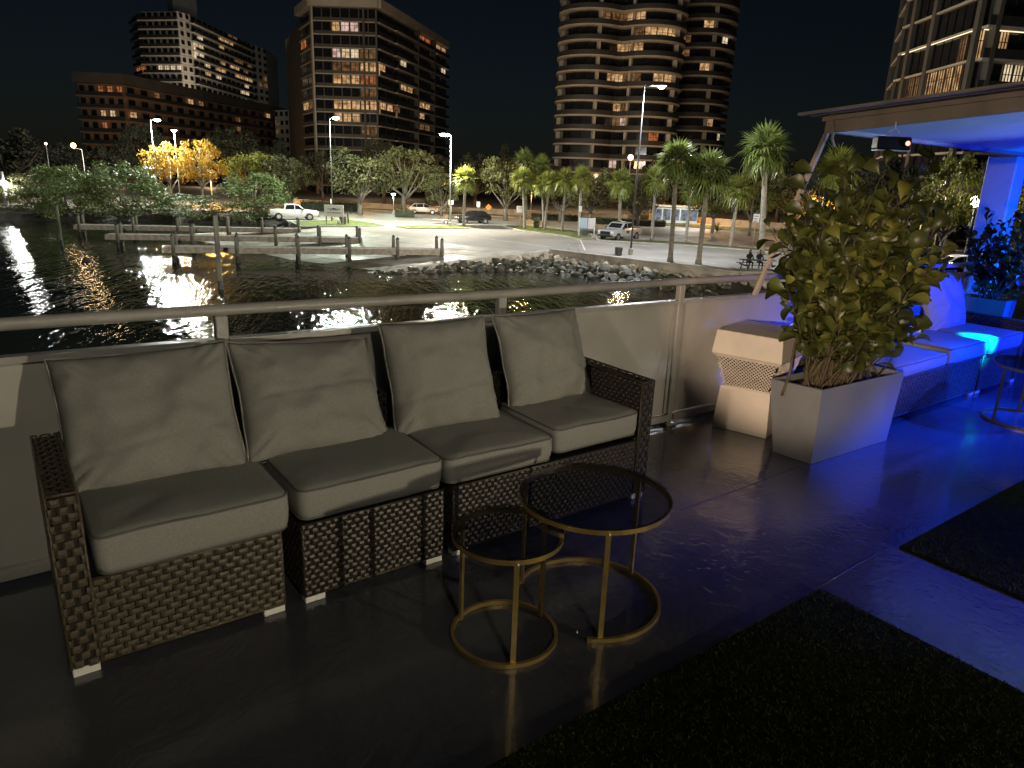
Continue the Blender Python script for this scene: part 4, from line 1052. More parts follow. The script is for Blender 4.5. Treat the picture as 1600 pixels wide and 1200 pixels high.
# oaks along the street
tree('large pale oak right of the tall greenish lamp post', (563, 336), 226, 130, None, OAKS, 0, 'oak_leaf')
tree('large dark oak behind the mint path lamp', (632, 334), 222, 128, 118, OAKS, 3, 'oak_leaf')
tree('small oak left of the brightest lamp post', (690, 336), 268, 70, 112, OAKS, 4, 'oak_leaf')
tree('oak right of the single palm, with a forked pale trunk', (790, 348), 236, 108, 106, OAKS, 1, 'oak_leaf')
tree('oak with spreading limbs behind the palm row', (875, 350), 262, 92, 108, OAKS, 2, 'oak_leaf')
tree('wide oak behind the information board', (922, 352), 258, 100, 102, OAKS, 0, 'oak_leaf', rz=1.0)
tree('oak behind the silver pickup, below the amber lamp', (995, 356), 270, 90, 106, OAKS, 4, 'oak_leaf', rz=2.4)
tree('bright green oak with bare pale limbs behind the leaning palm', (1112, 366), 286, 100, 100, SPARSE, 1, 'lime_leaf')
tree('bright oak with a forked trunk beside the white notice sign', (1170, 370), 282, 96, 98, SPARSE, 0, 'lime_leaf')
tree('oak hidden behind the palm nearest the canopy post', (1235, 374), 266, 110, 100, OAKS, 3, 'oak_leaf')
tree('oak glimpsed through the leafy shrub', (1330, 380), 262, 120, 98, OAKS, 1, 'lime_leaf')
tree('lime yellow tree under the canopy edge with crooked pale limbs', (1468, 396), 236, 112, 66, SPARSE, 1, 'lime_leaf', rz=.4)
tree('lime yellow tree right of the blue column at the edge', (1592, 402), 258, 100, 70, OAKS, 2, 'lime_leaf')
# dark trees in the distance
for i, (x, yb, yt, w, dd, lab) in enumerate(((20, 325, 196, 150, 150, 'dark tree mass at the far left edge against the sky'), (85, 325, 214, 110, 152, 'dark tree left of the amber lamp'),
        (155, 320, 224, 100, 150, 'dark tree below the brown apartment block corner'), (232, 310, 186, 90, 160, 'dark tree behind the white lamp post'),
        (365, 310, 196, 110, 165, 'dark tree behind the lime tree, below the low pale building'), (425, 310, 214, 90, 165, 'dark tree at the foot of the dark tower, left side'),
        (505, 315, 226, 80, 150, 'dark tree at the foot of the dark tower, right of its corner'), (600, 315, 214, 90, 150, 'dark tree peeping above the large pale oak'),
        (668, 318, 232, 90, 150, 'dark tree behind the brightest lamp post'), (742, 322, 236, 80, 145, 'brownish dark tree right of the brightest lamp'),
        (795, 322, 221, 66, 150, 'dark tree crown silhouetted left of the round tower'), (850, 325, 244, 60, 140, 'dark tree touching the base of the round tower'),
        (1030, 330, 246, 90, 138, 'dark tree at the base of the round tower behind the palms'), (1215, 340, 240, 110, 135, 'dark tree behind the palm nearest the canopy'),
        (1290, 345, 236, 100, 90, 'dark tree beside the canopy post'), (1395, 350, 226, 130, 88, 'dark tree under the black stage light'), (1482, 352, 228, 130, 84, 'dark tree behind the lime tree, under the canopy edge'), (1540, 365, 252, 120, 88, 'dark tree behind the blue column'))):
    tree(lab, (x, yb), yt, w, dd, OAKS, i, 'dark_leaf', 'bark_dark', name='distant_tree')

# ------------------------------------------------------------------ sabal palms
def frond_mesh(seed, droop=.35):
    rnd = random.Random(seed); m = MB(); pl = .42
    m.tube([(0, 0, 0), (pl * .5, 0, .03), (pl, 0, .02)], [.014, .010, .008], 4)
    nb = 17
    for i in range(nb):
        a = math.radians(-118 + 236 * i / (nb - 1)); L = (.62 - .16 * abs(a) / 2.1) * rnd.uniform(.88, 1.08)
        dx, dy = math.cos(a), math.sin(a); wx, wy = -dy, dx; w = .034
        pts = []
        for s, ww in ((.03, .35), (.35, 1.0), (.7, .7), (1.0, .06)):
            z = .02 + .07 * s - droop * s * s * (.5 + .7 * rnd.random()) * L * (1 if s > .5 else .6)
            pts.append((Vector((pl + dx * L * s, dy * L * s, z)), ww * w))
        v = []
        for p, ww in pts: v += [p + Vector((wx, wy, 0)) * ww + Z_ * ww * .5, p - Vector((wx, wy, 0)) * ww + Z_ * ww * .5]
        m.add(v, [(0, 1, 3, 2), (2, 3, 5, 4), (4, 5, 7, 6)])
    return m.mesh('frond', M_['palm_leaf'])
FRONDS = [frond_mesh(i, d) for i, d in ((1, .25), (2, .5), (3, .8))]
def palm(label, base, ctr, r_px, parts, leaf='palm_leaf', dist=None, seed=0, n=38, dens=1.0):
    p = on_z(*base, ZL) if dist is None else at_dist(*base, dist); p.z = ZL
    D = (p - EYE).dot(FWD); R = r_px / FPX * D; H = height_at(p, *ctr) - ZL
    d = ray(*ctr); k = math.hypot(p.x, p.y) / math.hypot(d.x, d.y); q = EYE + d * k      # crown hub on its own sight line
    off = Vector((q.x - p.x, q.y - p.y, 0))
    t = thing('sabal_palm', label, 'palm', p); rnd = random.Random(seed)
    m = MB(); seg = 14; hub = off + Z_ * (H - R * .12)
    tr = max(.13, R * .085)
    pts = [off * ((i / seg) ** 1.15) + Z_ * (hub.z * i / seg) for i in range(seg + 1)]
    m.tube(pts, [tr * (1.55 if i == 0 else 1.12 - .22 * i / seg + (.05 if i % 2 else 0)) for i in range(seg + 1)], 10); m.build('trunk', M_['palm_bark'], t)
    MB().lathe([(tr * .9, -.5 * R * .3), (tr * 1.5, 0), (tr * 1.2, R * .16)], 10, hub).build('boot', M_['palm_dry'], t)
    join = MB()
    for i in range(n):
        el = math.radians(86 - 138 * ((i + .5) / n) ** .9 + rnd.gauss(0, 6)); az = i * 2.39996 + rnd.gauss(0, .2)
        fm = FRONDS[0 if el > .6 else (1 if el > -.1 else 2)]
        M = Matrix.Translation(hub) @ Matrix.Rotation(az, 4, 'Z') @ Matrix.Rotation(-el, 4, 'Y') @ Matrix.Rotation(rnd.gauss(0, .25), 4, 'X') @ Matrix.Scale(R * rnd.uniform(.9, 1.05), 4)
        if parts:
            o = link('frond', fm, t); o.matrix_basis = M; own_mat(o, M_[leaf])
        else: join.add([M @ v.co for v in fm.vertices], [tuple(g.vertices) for g in fm.polygons])
    if not parts: stuff(join.build('crown', M_[leaf], t))
    return t
palm('single palm on the small island beside the brightest lamp post', (724, 354.5), (727, 279), 25, True, seed=1)
palm('leftmost palm of the row, beside the white square sign', (820, 359), (817, 279), 24, True, seed=2)
palm('second palm from the left in the row', (849, 357), (848, 288), 21, False, seed=3)
palm('third palm from the left in the row', (851, 361), (858, 284), 22, False, seed=4, dist=None)
palm('fourth palm from the left in the row', (878, 363), (884, 280), 22, False, seed=5)
palm('fifth palm from the left, next to the information board', (904, 365.5), (909, 278), 24, False, seed=6)
palm('palm in front of the silver pickup truck', (966, 374), (971, 284), 27, False, seed=7)
palm('palm just right of the tallest dark lamp post, trunk pale', (1018, 377), (1025, 279), 27, False, seed=8)
palm('pale trunked palm behind the two dark palms, by the white path lamp', (1071, 381), (1080, 296), 26, False, seed=9)
palm('leaning pale palm left of the white notice sign', (1141, 387), (1154, 296), 31, False, seed=10)
palm('left one of the two near dark palms, with a straight trunk', (1047, 409), (1058, 249), 40, True, 'palm_leaf_b', seed=11, n=44)
palm('right one of the two near dark palms, with a leaning trunk', (1091, 413), (1108, 268), 43, True, 'palm_leaf_b', seed=12, n=44)
palm('tall palm in front of the picnic table couple, close to the canopy post', (1189, 398), (1197, 232), 47, True, 'palm_leaf_b', seed=13, n=44)
palm('palm crown seen between the canopy post and the shrub', (1318, 400), (1310, 262), 42, True, seed=14)
palm('far dark palm above the leftmost palm of the row', (822, 345), (820, 253), 24, False, 'palm_leaf_b', 112, 15)
palm('far dark palm above the second palm of the row', (848, 345), (846, 259), 22, False, 'palm_leaf_b', 112, 16)
# hedges and tufts
def hedge(label, p0, p1, h, w, dist, seed):
    a = at_dist(*p0, dist); b = at_dist(*p1, dist); a.z = b.z = ZL
    t = thing('hedge', label, 'hedge', a); rnd = random.Random(seed); L = (b - a).length; M = frame_x(Vector(), b - a); v, f = [], []
    for _ in range(int(L * 320)):
        x, y, z = rnd.uniform(0, L), rnd.uniform(-w / 2, w / 2), h * rnd.random() ** .6; p = M @ Vector((x, y, z))
        n1 = Vector((rnd.gauss(0, 1), rnd.gauss(0, 1), rnd.gauss(.3, 1))).normalized(); c = n1.cross(Vector((rnd.gauss(0, 1), 1, .3))).normalized(); d = n1.cross(c); s = rnd.uniform(.05, .12); k = len(v)
        v += [p - c * s, p + d * s * .6, p + c * s, p - d * s * .6]; f.append((k, k + 1, k + 2, k + 3))
    me = bpy.data.meshes.new('foliage'); me.from_pydata(v, [], f); me.materials.append(M_['oak_leaf']); stuff(link('foliage', me, t))
    MB().bbox(.05, L - .05, -w / 2 + .1, w / 2 - .1, .01, h * .82, .1, M).build('core', M_['dark_leaf'], t)
hedge('clipped green hedge block below the mint path lamp', (617, 337), (648, 338), 1.1, 1.6, 106, 3)
hedge('long low hedge behind the palm row along the street', (830, 341), (905, 346), .9, 1.4, 112, 4)
hedge('low hedge behind the silver pickup truck', (930, 347), (1040, 354), .9, 1.4, 108, 5)
hedge('round green bush between the first palms of the row', (833, 353), (843, 354), 1.3, 1.2, 92, 6)
hedge('dark hedge along the street at the far left of the sign', (470, 322), (560, 328), 1.5, 1.4, 118, 7)
tf = thing('agave_tuft', 'spiky golden lit tuft plant by the low wall at right', 'plant', at_dist(1121, 358, 104)); tf.location.z = ZL; m = MB()
for i in range(40):
    a, e = i * 2.4, .25 + (i % 7) * .18; L = 1.5; d = Vector((math.cos(a) * math.cos(e), math.sin(a) * math.cos(e), math.sin(e))); s = Vector((-math.sin(a), math.cos(a), 0)) * .05
    m.add([s, -s, d * L * .6 - s * .8, d * L * .6 + s * .8, d * L], [(0, 1, 2, 3), (3, 2, 4)])
m.build('leaves', M_['lime_leaf'], tf)

# ------------------------------------------------------------------ apartment towers
W1 = emat('room_warm', (1, .60, .28), .8, .75, .9); W2 = emat('room_dim', (1, .52, .22), .22, .8, .9); W3 = emat('room_white', (1, .82, .56), 1.0, .55, .9)
W4 = emat('room_orange', (1, .33, .12), .5, .7, .9); W5 = emat('room_pink', (1, .70, .62), .8, .6, .9); W6 = emat('led_line', (1, .80, .50), 1.6)
LIT = {'w': W1, 'd': W2, 'c': W3, 'o': W4, 'p': W5}
def lit_at(p, rects):
    x, y = pix(p)
    for x0, x1, y0, y1, k in rects:
        if x0 - 2 <= x <= x1 + 2 and y0 - 3 <= y <= y1 + 3: return LIT[k]
    return None
def add_window(parent, me, mul, M, rects, centre, dark='tower_glass'):
    o = link('window', me, parent); o.matrix_basis = M
    k = lit_at(parent.matrix_basis @ (M @ Vector(centre)), rects)
    own_mat(o, k if k else M_[dark])
    if k: link('mullion', mul, o)
    return o
def win_meshes(w, z0, z1, nm=2):
    me = MB().add([(0, 0, z0), (w, 0, z0), (w, 0, z1), (0, 0, z1)], [(0, 1, 2, 3)]).mesh('window', M_['tower_glass'])
    m = MB()
    for i in range(nm + 1): m.box(w * i / nm - .05, w * i / nm + .05, -.09, -.02, z0, z1)
    m.box(0, w, -.08, -.03, z0 + (z1 - z0) * .62, z0 + (z1 - z0) * .62 + .08)
    return me, m.mesh('mullion', M_['tower_rail'])
def facade(parent, p, q, zs, fh, bays, rects, wall, slab_out=.5, slab_t=.28, sill=.0, head=.35, rail=True, gap=.14, cols=(), col_w=.6, slab_mat=None, inset=.0, dark='tower_glass', band=None, nm=2):
    """one straight front: floor slabs, balcony parapets, glazing bay by bay, columns; p, q are xy in the tower frame, outward is to the right of p->q"""
    p, q = Vector((p[0], p[1], 0)), Vector((q[0], q[1], 0)); L = (q - p).length; M = frame_x(p, q)
    bw = L / bays; me, mul = win_meshes(bw * (1 - gap), sill, fh - head, nm)
    sm = MB().box(-.05, L + .05, -slab_out, .02, -slab_t, 0).mesh('floor_slab', M_[slab_mat or wall])
    rm = MB().box(0, L, -slab_out + .02, -slab_out + .1, .003, 1.02).mesh('balcony_rail', M_['tower_rail'])
    bm_ = MB().box(0, L, .03, .25, .0, band or 1).mesh('spandrel', M_[wall])
    for z in zs:
        T = Matrix.Translation((0, 0, z))
        o = link('floor_slab', sm, parent); o.matrix_basis = T @ M
        if rail: o = link('balcony_rail', rm, parent); o.matrix_basis = T @ M
        for i in range(bays):
            add_window(parent, me, mul, T @ M @ Matrix.Translation((bw * (i + gap / 2), .06 + inset, 0)), rects, (bw * .43, 0, fh * .45), dark)
    for c in cols:
        MB().box(L * c - col_w / 2, L * c + col_w / 2, -slab_out - .12, .05, zs[0] - 30, zs[-1] + fh, M).build('column', M_[wall], parent)
    return M, L
def base_xy(x, y, d): v = at_dist(x, y, d); return Vector((v.x, v.y, 0))
def tower(name, label, origin): return thing(name, label, 'building', (origin.x, origin.y, ZL))
def zfl(top, fh, n): return [top - fh * (i + 1) for i in range(n)][::-1]
def core(parent, poly, z0, z1, mat, name='core'): return MB().prism(ccw([(p[0], p[1]) for p in poly]), z0, z1).build(name, M_[mat], parent)

def inset(P, d):
    out = []
    for i, q in enumerate(P):
        ns = []
        for a, b in ([(P[i - 1], q)] if i > 0 else []) + ([(q, P[i + 1])] if i < len(P) - 1 else []):
            e = (b - a).normalized(); ns.append(Vector((-e.y, e.x, 0)))
        n_ = sum(ns, Vector()).normalized(); out.append(q + n_ * d)
    return out
# dark tower with glazed corner (left of centre)
pts = [base_xy(469, 60, 212), base_xy(489, 60, 198), base_xy(590, 60, 194), base_xy(614, 60, 203), base_xy(697, 60, 246)]
O = pts[0].copy(); O.z = 0; tc_ = tower('apartment_tower', 'dark flat roofed apartment tower with a lit band of windows, left of centre', O); P = [p - O for p in pts]
H = height_at(pts[1], 488, 10) - ZL; n = 17; fh = 2.98; zs = zfl(H, fh, n)
r = [(525, 537, 43, 52, 'w'), (540, 554, 43, 54, 'p'), (526, 536, 74, 85, 'p'), (540, 554, 73, 86, 'c'), (558, 585, 74, 86, 'd'), (526, 555, 106, 115, 'd'), (556, 596, 106, 122, 'w'), (525, 555, 120, 133, 'w'), (560, 590, 122, 135, 'o'), (560, 591, 139, 150, 'd'),
     (470, 480, 166, 182, 'w'), (480, 489, 166, 175, 'd'), (526, 592, 166, 184, 'w'), (592, 612, 172, 186, 'w'), (614, 626, 173, 186, 'd'), (570, 586, 200, 212, 'd'), (469, 479, 60, 74, 'o'), (622, 641, 134, 145, 'w'), (629, 637, 106, 115, 'c'), (661, 676, 60, 72, 'o'), (676, 697, 80, 92, 'w'), (689, 697, 112, 122, 'c'), (661, 675, 161, 170, 'w'), (656, 675, 172, 183, 'w'), (661, 673, 203, 210, 'd')]
back = [P[4] + Vector((18, 30, 0)), P[0] + Vector((10, 40, 0))]
core(tc_, inset(P, .6) + back, 0, H - .05, 'tower_dark')
facade(tc_, P[0], P[1], zs, fh, 2, r, 'tower_tan', .25, .3, .9, .4, False, cols=(.97,), col_w=1.5)
facade(tc_, P[1], P[2], zs, fh, 7, r, 'tower_dark', .35, .25, .75, .3, False, slab_mat='tower_tan', cols=(.79, .985), col_w=.45)
facade(tc_, P[2], P[3], zs, fh, 2, r, 'tower_dark', .6, .25, .2, .3, True, slab_mat='tower_tan')
facade(tc_, P[3], P[4], zs, fh, 9, r, 'tower_dark', 1.2, .28, .1, .3, True, slab_mat='tower_tan', cols=(.36, .68), col_w=.5)
for a, b in zip(P[:-1], P[1:]):
    MB().box(-.3, (b - a).length + .3, -1.2, .4, H + .003, H + 2.0, frame_x(a, b)).build('parapet', M_['tower_tan'], tc_)

# white tower with balconies
pts = [base_xy(208, 60, 335), base_xy(222, 60, 322), base_xy(281, 60, 312), base_xy(300, 60, 316), base_xy(391, 60, 372), base_xy(417, 75, 386)]
O = pts[0].copy(); ta = tower('apartment_tower', 'pale apartment tower with rows of balconies at the upper left', O); P = [p - O for p in pts]
H = height_at(pts[2], 281, 17) - ZL; fh = 3.0; n = 24; zs = zfl(H, fh, n)
r = [(305, 313, 65, 73, 'c'), (306, 314, 79, 87, 'c'), (348, 360, 66, 76, 'w'), (360, 372, 58, 68, 'd'), (254, 266, 98, 107, 'c'), (271, 282, 99, 107, 'c'), (284, 294, 99, 107, 'd'), (216, 228, 110, 119, 'o'), (320, 330, 104, 112, 'c'), (322, 330, 117, 126, 'w'), (342, 348, 104, 112, 'w'), (342, 348, 120, 131, 'c'), (361, 370, 105, 114, 'w'), (371, 380, 97, 106, 'd'), (372, 380, 118, 128, 'w'), (382, 396, 108, 114, 'd'), (384, 394, 121, 130, 'w'), (380, 388, 140, 150, 'c'), (408, 416, 128, 136, 'd')]
core(ta, inset(P, .6) + [P[5] + Vector((12, 22, 0)), P[0] + Vector((10, 34, 0))], 0, H - .05, 'tower_white')
facade(ta, P[0], P[1], zs, fh, 2, r, 'tower_white', 1.0, .3, .9, .5)
facade(ta, P[1], P[2], zs, fh, 6, r, 'tower_white', .9, .3, .9, .5, gap=.35)
facade(ta, P[2], P[3], zs, fh, 2, r, 'tower_white', .05, .1, .9, .6, False, gap=.5)
facade(ta, P[3], P[4], zs, fh, 12, r, 'tower_white', 1.3, .35, .2, .5, gap=.2)
facade(ta, P[4], P[5], zs, fh, 3, r, 'tower_white', .05, .1, .9, .6, False, gap=.5)
MB().box(16, 25, 3, 12, H + .003, H + 11).build('roof_house', M_['tower_white'], ta); MB().box(4, 33, 6, 9, H + .004, H + 1.2).build('parapet', M_['tower_white'], ta)

# brown block in front of it
pts = [base_xy(122, 150, 238), base_xy(195, 150, 232), base_xy(455, 185, 322)]
O = pts[0].copy(); tb = tower('apartment_block', 'long brown apartment block with white balconies at the left', O); P = [p - O for p in pts]
H = height_at(pts[1], 195, 132) - ZL; fh = 3.1; n = 10; zs = zfl(H, fh, n)
r = [(160, 188, 138, 148, 'o'), (168, 174, 155, 166, 'w'), (165, 176, 170, 182, 'w'), (178, 189, 170, 181, 'c'), (203, 212, 173, 184, 'w'), (238, 250, 150, 160, 'd'), (239, 247, 164, 173, 'w'), (274, 283, 196, 207, 'o'), (168, 179, 200, 209, 'o'), (299, 304, 161, 170, 'w'), (313, 318, 163, 174, 'd'), (370, 376, 188, 204, 'd'), (413, 422, 170, 180, 'c'), (414, 422, 182, 193, 'w'), (391, 402, 156, 163, 'd')]
core(tb, inset(P, .6) + [P[2] + Vector((8, 16, 0)), P[0] + Vector((8, 22, 0))], 0, H - .05, 'tower_brown')
facade(tb, P[0], P[1], zs, fh, 5, r, 'tower_brown', 1.0, .3, .7, .6, gap=.45, slab_mat='tower_brown')
facade(tb, P[1], P[2], zs, fh, 18, r, 'tower_brown', .9, .25, .7, .6, gap=.5, slab_mat='tower_brown')
for a, b in zip(P[:-1], P[1:]): MB().box(-.5, (b - a).length + .5, -1.0, 2.2, H + .003, H + 2.6, frame_x(a, b)).build('roof_edge', M_['tower_dark'], tb)
pts = [base_xy(428, 190, 300), base_xy(452, 190, 292), base_xy(476, 190, 296)]; O = pts[0].copy(); tp = tower('low_building', 'small pale building squeezed left of the dark tower', O); P = [p - O for p in pts]
H = height_at(pts[1], 452, 171) - ZL; zs = zfl(H, 3.1, 8)
core(tp, inset(P, .6) + [P[2] + Vector((5, 14, 0)), P[0] + Vector((5, 14, 0))], 0, H, 'tower_white')
r = [(455, 472, 208, 220, 'c'), (430, 438, 196, 204, 'd')]
facade(tp, P[0], P[1], zs, 3.1, 3, r, 'tower_white', .05, .1, .9, .7, False, gap=.5); facade(tp, P[1], P[2], zs, 3.1, 3, r, 'tower_white', .05, .1, .9, .7, False, gap=.5)

# scalloped round towers
def round_tower(label, c_px, dist, circles, span, slab_px, fh, n_dn, n_up, rects, col_every, lab='round_tower', depth=9.0, out=1.5):
    c = base_xy(*c_px, dist); t = thing('round_tower', label, 'building', (c.x, c.y, ZL), math.atan2(c.y, c.x) - math.pi / 2)
    def prof(x, g):                                   # distance of the front from the centre line, g = growth
        y = 0.0
        for cx, r_ in circles:
            if abs(x - cx) < r_ + g: y = max(y, math.sqrt((r_ + g) ** 2 - (x - cx) ** 2))
        return y
    def outline(g, step):
        x0, x1 = span[0] - g, span[1] + g; N = 400; raw = [(x0 + (x1 - x0) * i / N, prof(x0 + (x1 - x0) * i / N, g)) for i in range(N + 1)]
        sm_ = []
        for i, (x, y) in enumerate(raw):
            k = 12; a = raw[max(0, i - k):i + k + 1]; sm_.append((x, sum(q[1] for q in a) / len(a) if 6 < i < N - 6 else y))
        out_ = [Vector((x0, -depth * .4, 0)), Vector((x0, 0, 0))]; acc = 0
        for i in range(1, N + 1):
            a, b = Vector((*sm_[i - 1], 0)), Vector((*sm_[i], 0)); acc += (b - a).length
            if acc >= step: out_.append(b); acc = 0
        out_ += [Vector((x1, 0, 0)), Vector((x1, -depth * .4, 0))]
        return [Vector((p.x, -p.y, 0)) for p in out_]     # local -Y faces the camera
    zref = height_at(c + (EYE - c).normalized() * 6, *slab_px) - ZL
    zs = [zref - fh * i for i in range(n_dn, -n_up - 1, -1)]; zs = [z for z in zs if z > 1]
    slab_o = outline(out, 1.1); win_o = outline(0, 2.55)
    sm = MB().prism(ccw([(p.x, p.y) for p in slab_o] + [(slab_o[-1].x, depth), (slab_o[0].x, depth)]), -.34, 0).mesh('floor_slab', M_['tower_tan']); fix_normals(sm)
    rm = MB(); ri = outline(out - .15, 1.1)
    for a, b in zip(ri[:-1], ri[1:]): rm.add([(a.x, a.y, .003), (b.x, b.y, .003), (b.x, b.y, 1.0), (a.x, a.y, 1.0)], [(0, 1, 2, 3)])
    rm = rm.mesh('balcony_rail', M_['tower_rail'])
    core(t, [(p.x * .985, p.y * .94 + .4) for p in win_o] + [(win_o[-1].x, depth - .5), (win_o[0].x, depth - .5)], 0, zs[-1] + 3, 'tower_dark')
    bays = []
    for a, b in zip(win_o[1:-2], win_o[2:-1]):
        L = (b - a).length
        if L < .6: continue
        me, mul = win_meshes(L * .96, .05, fh - .36, 2); bays.append((frame_x(a, b), me, mul, L))
    for z in zs:
        o = link('floor_slab', sm, t); o.location.z = z; o = link('balcony_rail', rm, t); o.location.z = z
        if pix(Vector((c.x, c.y, z + ZL)))[1] < -40: continue
        for M, me, mul, L in bays: add_window(t, me, mul, Matrix.Translation((0, 0, z)) @ M, rects, (L * .5, 0, fh * .45))
    for i, (M, me, mul, L) in enumerate(bays):
        if i % col_every == 0: MB().box(-.28, .28, -.9, .1, 0, zs[-1] + 3, M).build('column', M_['tower_tan'], t)
    return t
rD = [(942, 976, 26, 43, 'd'), (976, 1013, 27, 44, 'w'), (992, 1013, 48, 62, 'd'), (1018, 1048, 52, 66, 'w'), (960, 1010, 65, 81, 'w'), (897, 940, 79, 91, 'd'), (1015, 1050, 107, 128, 'w'), (954, 973, 122, 138, 'w'), (975, 1000, 122, 137, 'd'), (955, 972, 161, 176, 'w'), (973, 984, 163, 176, 'd'), (950, 968, 197, 212, 'd'), (969, 985, 197, 212, 'p'), (1008, 1022, 219, 233, 'o'), (948, 962, 251, 263, 'p'), (985, 996, 251, 263, 'w')]
round_tower('round balconied tower right of centre, front lobe, with warm lit windows', (966, 120), 178, ((-6.3, 6.7), (6.6, 6.5)), (-12.8, 12.9), (880, 37.5), 3.08, 16, 7, rD, 4)
rE = [(1094, 1111, 36, 53, 'w'), (1061, 1072, 55, 70, 'd'), (1126, 1136, 63, 76, 'c'), (1060, 1069, 73, 86, 'd'), (1090, 1102, 109, 124, 'w'), (1113, 1121, 118, 126, 'o'), (1096, 1113, 180, 195, 'w'), (1079, 1095, 198, 211, 'w'), (1118, 1130, 205, 220, 'c')]
round_tower('narrower rear lobe of the round tower, set back on the right', (1080, 120), 196, ((1.2, 7.2),), (-7.4, 8.4), (1100, 31), 3.08, 16, 7, rE, 3)

# tower at the right edge
pts = [base_xy(1396, 90, 127), base_xy(1408, 80, 117), base_xy(1527, 60, 101), base_xy(1660, 60, 108)]
O = pts[0].copy(); te = tower('apartment_tower', 'glassy tower with tan columns behind the canopy at the upper right', O); P = [p - O for p in pts]
fh = 3.3; z1 = height_at(pts[1].lerp(pts[2], .4), 1455, 69) - ZL; zs = [z1 + fh * i for i in range(-9, 6)]; H = zs[-1] + fh
r = [(1405, 1437, 137, 158, 'd'), (1446, 1497, 124, 156, 'w'), (1515, 1528, 126, 148, 'w'), (1571, 1602, 120, 143, 'c'), (1526, 1565, 58, 76, 'w'), (1497, 1515, 72, 80, 'd'), (1430, 1452, 0, 6, 'w')]
core(te, inset(P, .6) + [P[3] + Vector((14, 5, 0)), P[0] + Vector((26, 10.5, 0))], 0, H, 'tower_dark')
facade(te, P[0], P[1], zs, fh, 2, r, 'tower_dark', .2, .22, .1, .3, False, slab_mat='tower_tan', cols=(.0, .98), col_w=.35)
facade(te, P[1], P[2], zs, fh, 10, r, 'tower_dark', .35, .24, .1, .3, False, slab_mat='tower_tan', cols=(.15, .45, 1.0), col_w=.8, nm=3)
facade(te, P[2], P[3], zs, fh, 8, r, 'tower_dark', 1.4, .26, .1, .3, True, slab_mat='tower_tan', cols=(.1,), col_w=.5, nm=3)
M = frame_x(P[1], P[2]); L = (P[2] - P[1]).length
zz = zs[9]; MB().box(L * .06, L * .99, -.33, -.25, zz - .34, zz - .25, M).build('led_strip', W6, te)
M = frame_x(P[2], P[3]); MB().box(.3, 5.5, -.5, -.4, zz - .36, zz - .27, M).build('led_strip', W6, te)
# lamps at the feet of the towers (hidden by the trees) light their undersides
for x, y, d, pw, lab in ((930, 300, 150, 1500, 'amber forecourt lamp hidden before the round tower'), (1040, 300, 158, 1400, 'amber forecourt lamp hidden below the rear lobe'), (560, 300, 168, 500, 'amber forecourt lamp hidden before the dark tower'),
        (640, 300, 178, 600, 'amber forecourt lamp hidden below the long side of the dark tower'), (170, 290, 205, 2600, 'amber forecourt lamp hidden before the brown block'), (330, 290, 225, 2600, 'amber forecourt lamp hidden below the brown block'), (1470, 330, 85, 160, 'amber forecourt lamp hidden before the glassy tower')):
    lamp_post(lab, (x, y), (x, y - 14), pw, (1, .66, .36), head='ball', arm=(0, 0), lens=.25, emit=6, dist=d, mat='pole_light', name='forecourt_lamp', r=.07)
rf = at_dist(345, 160, 285); rfl = rf - Vector((tb.location.x, tb.location.y, ZL))  # added lamp above the brown block, brightens the pale tower behind it
MB().bbox(rfl.x - .4, rfl.x + .4, rfl.y - .4, rfl.y + .4, rfl.z - 1.6, rfl.z - .5, .05).build('added_lamp_housing', M_['pole_paint'], tb)
lamp('light', 'POINT', rfl, 26000, (1, .82, .62), tb, .3)

# ------------------------------------------------------------------ vehicles
def wheel(parent, x, y, r=.36, w=.24):
    wh = link('wheel', None, parent, None, (x, y, r))
    MB().tube([(0, -w / 2, 0), (0, -w / 2 + .03, 0), (0, w / 2 - .03, 0), (0, w / 2, 0)], [r * .9, r, r, r * .9], 18).build('tyre', M_['tyre'], wh)
    MB().tube([(0, -w / 2 - .012, 0), (0, w / 2 + .012, 0)], r * .62, 14, smooth=False).build('rim', M_['rim'], wh)
def car(name, label, cat, loc, rz, prof, glass, W, wheels, paint, roof_in=.14, extra=None):
    """body side profile (x, z) swept across the width with tumblehome; glass panels set in front of the cabin"""
    t = thing(name, label, cat, loc, rz); v, f = [], []; n = len(prof)
    zb = max(p[1] for p in prof); belt = min(g[1] for q in glass for g in q)
    def half(z): return W / 2 - (roof_in * max(0, (z - belt) / (zb - belt)) if z > belt else .03 * max(0, (.5 - z)))
    for s in (-1, 1):
        for x, z in prof: v.append((x, s * half(z), z))
    f = [tuple(range(n - 1, -1, -1)), tuple(range(n, 2 * n))] + [(i, (i + 1) % n, (i + 1) % n + n, i + n) for i in range(n)]
    me = MB().add(v, f).mesh('body', M_[paint]); fix_normals(me)
    bm = bmesh.new(); bm.from_mesh(me); bmesh.ops.bevel(bm, geom=[e for e in bm.edges], offset=.05, segments=2, affect='EDGES', profile=.6, clamp_overlap=True); bm.to_mesh(me); bm.free()
    me.polygons.foreach_set('use_smooth', [True] * len(me.polygons))
    b = link('body', me, t)
    for q in glass:
        for s in (-1, 1): 
            m = MB(); pts = [(x, s * (half(z) + .008), z) for x, z in q]; m.add(pts, [tuple(range(len(q)))]); m.build('side_window', M_['car_glass'], t)
    for x, r in wheels:
        for s in (-1, 1):
            MB().tube([(x, s * (W / 2 - .02), r), (x, s * (W / 2 + .006), r)], r * 1.16, 18, smooth=False).build('wheel_arch', M_['tyre'], t)
            wheel(t, x, s * (W / 2 - .10), r)
    return t, half
def quad_part(name, t, pts, mat): return MB().add(pts, [(0, 1, 2, 3)]).build(name, M_[mat], t)
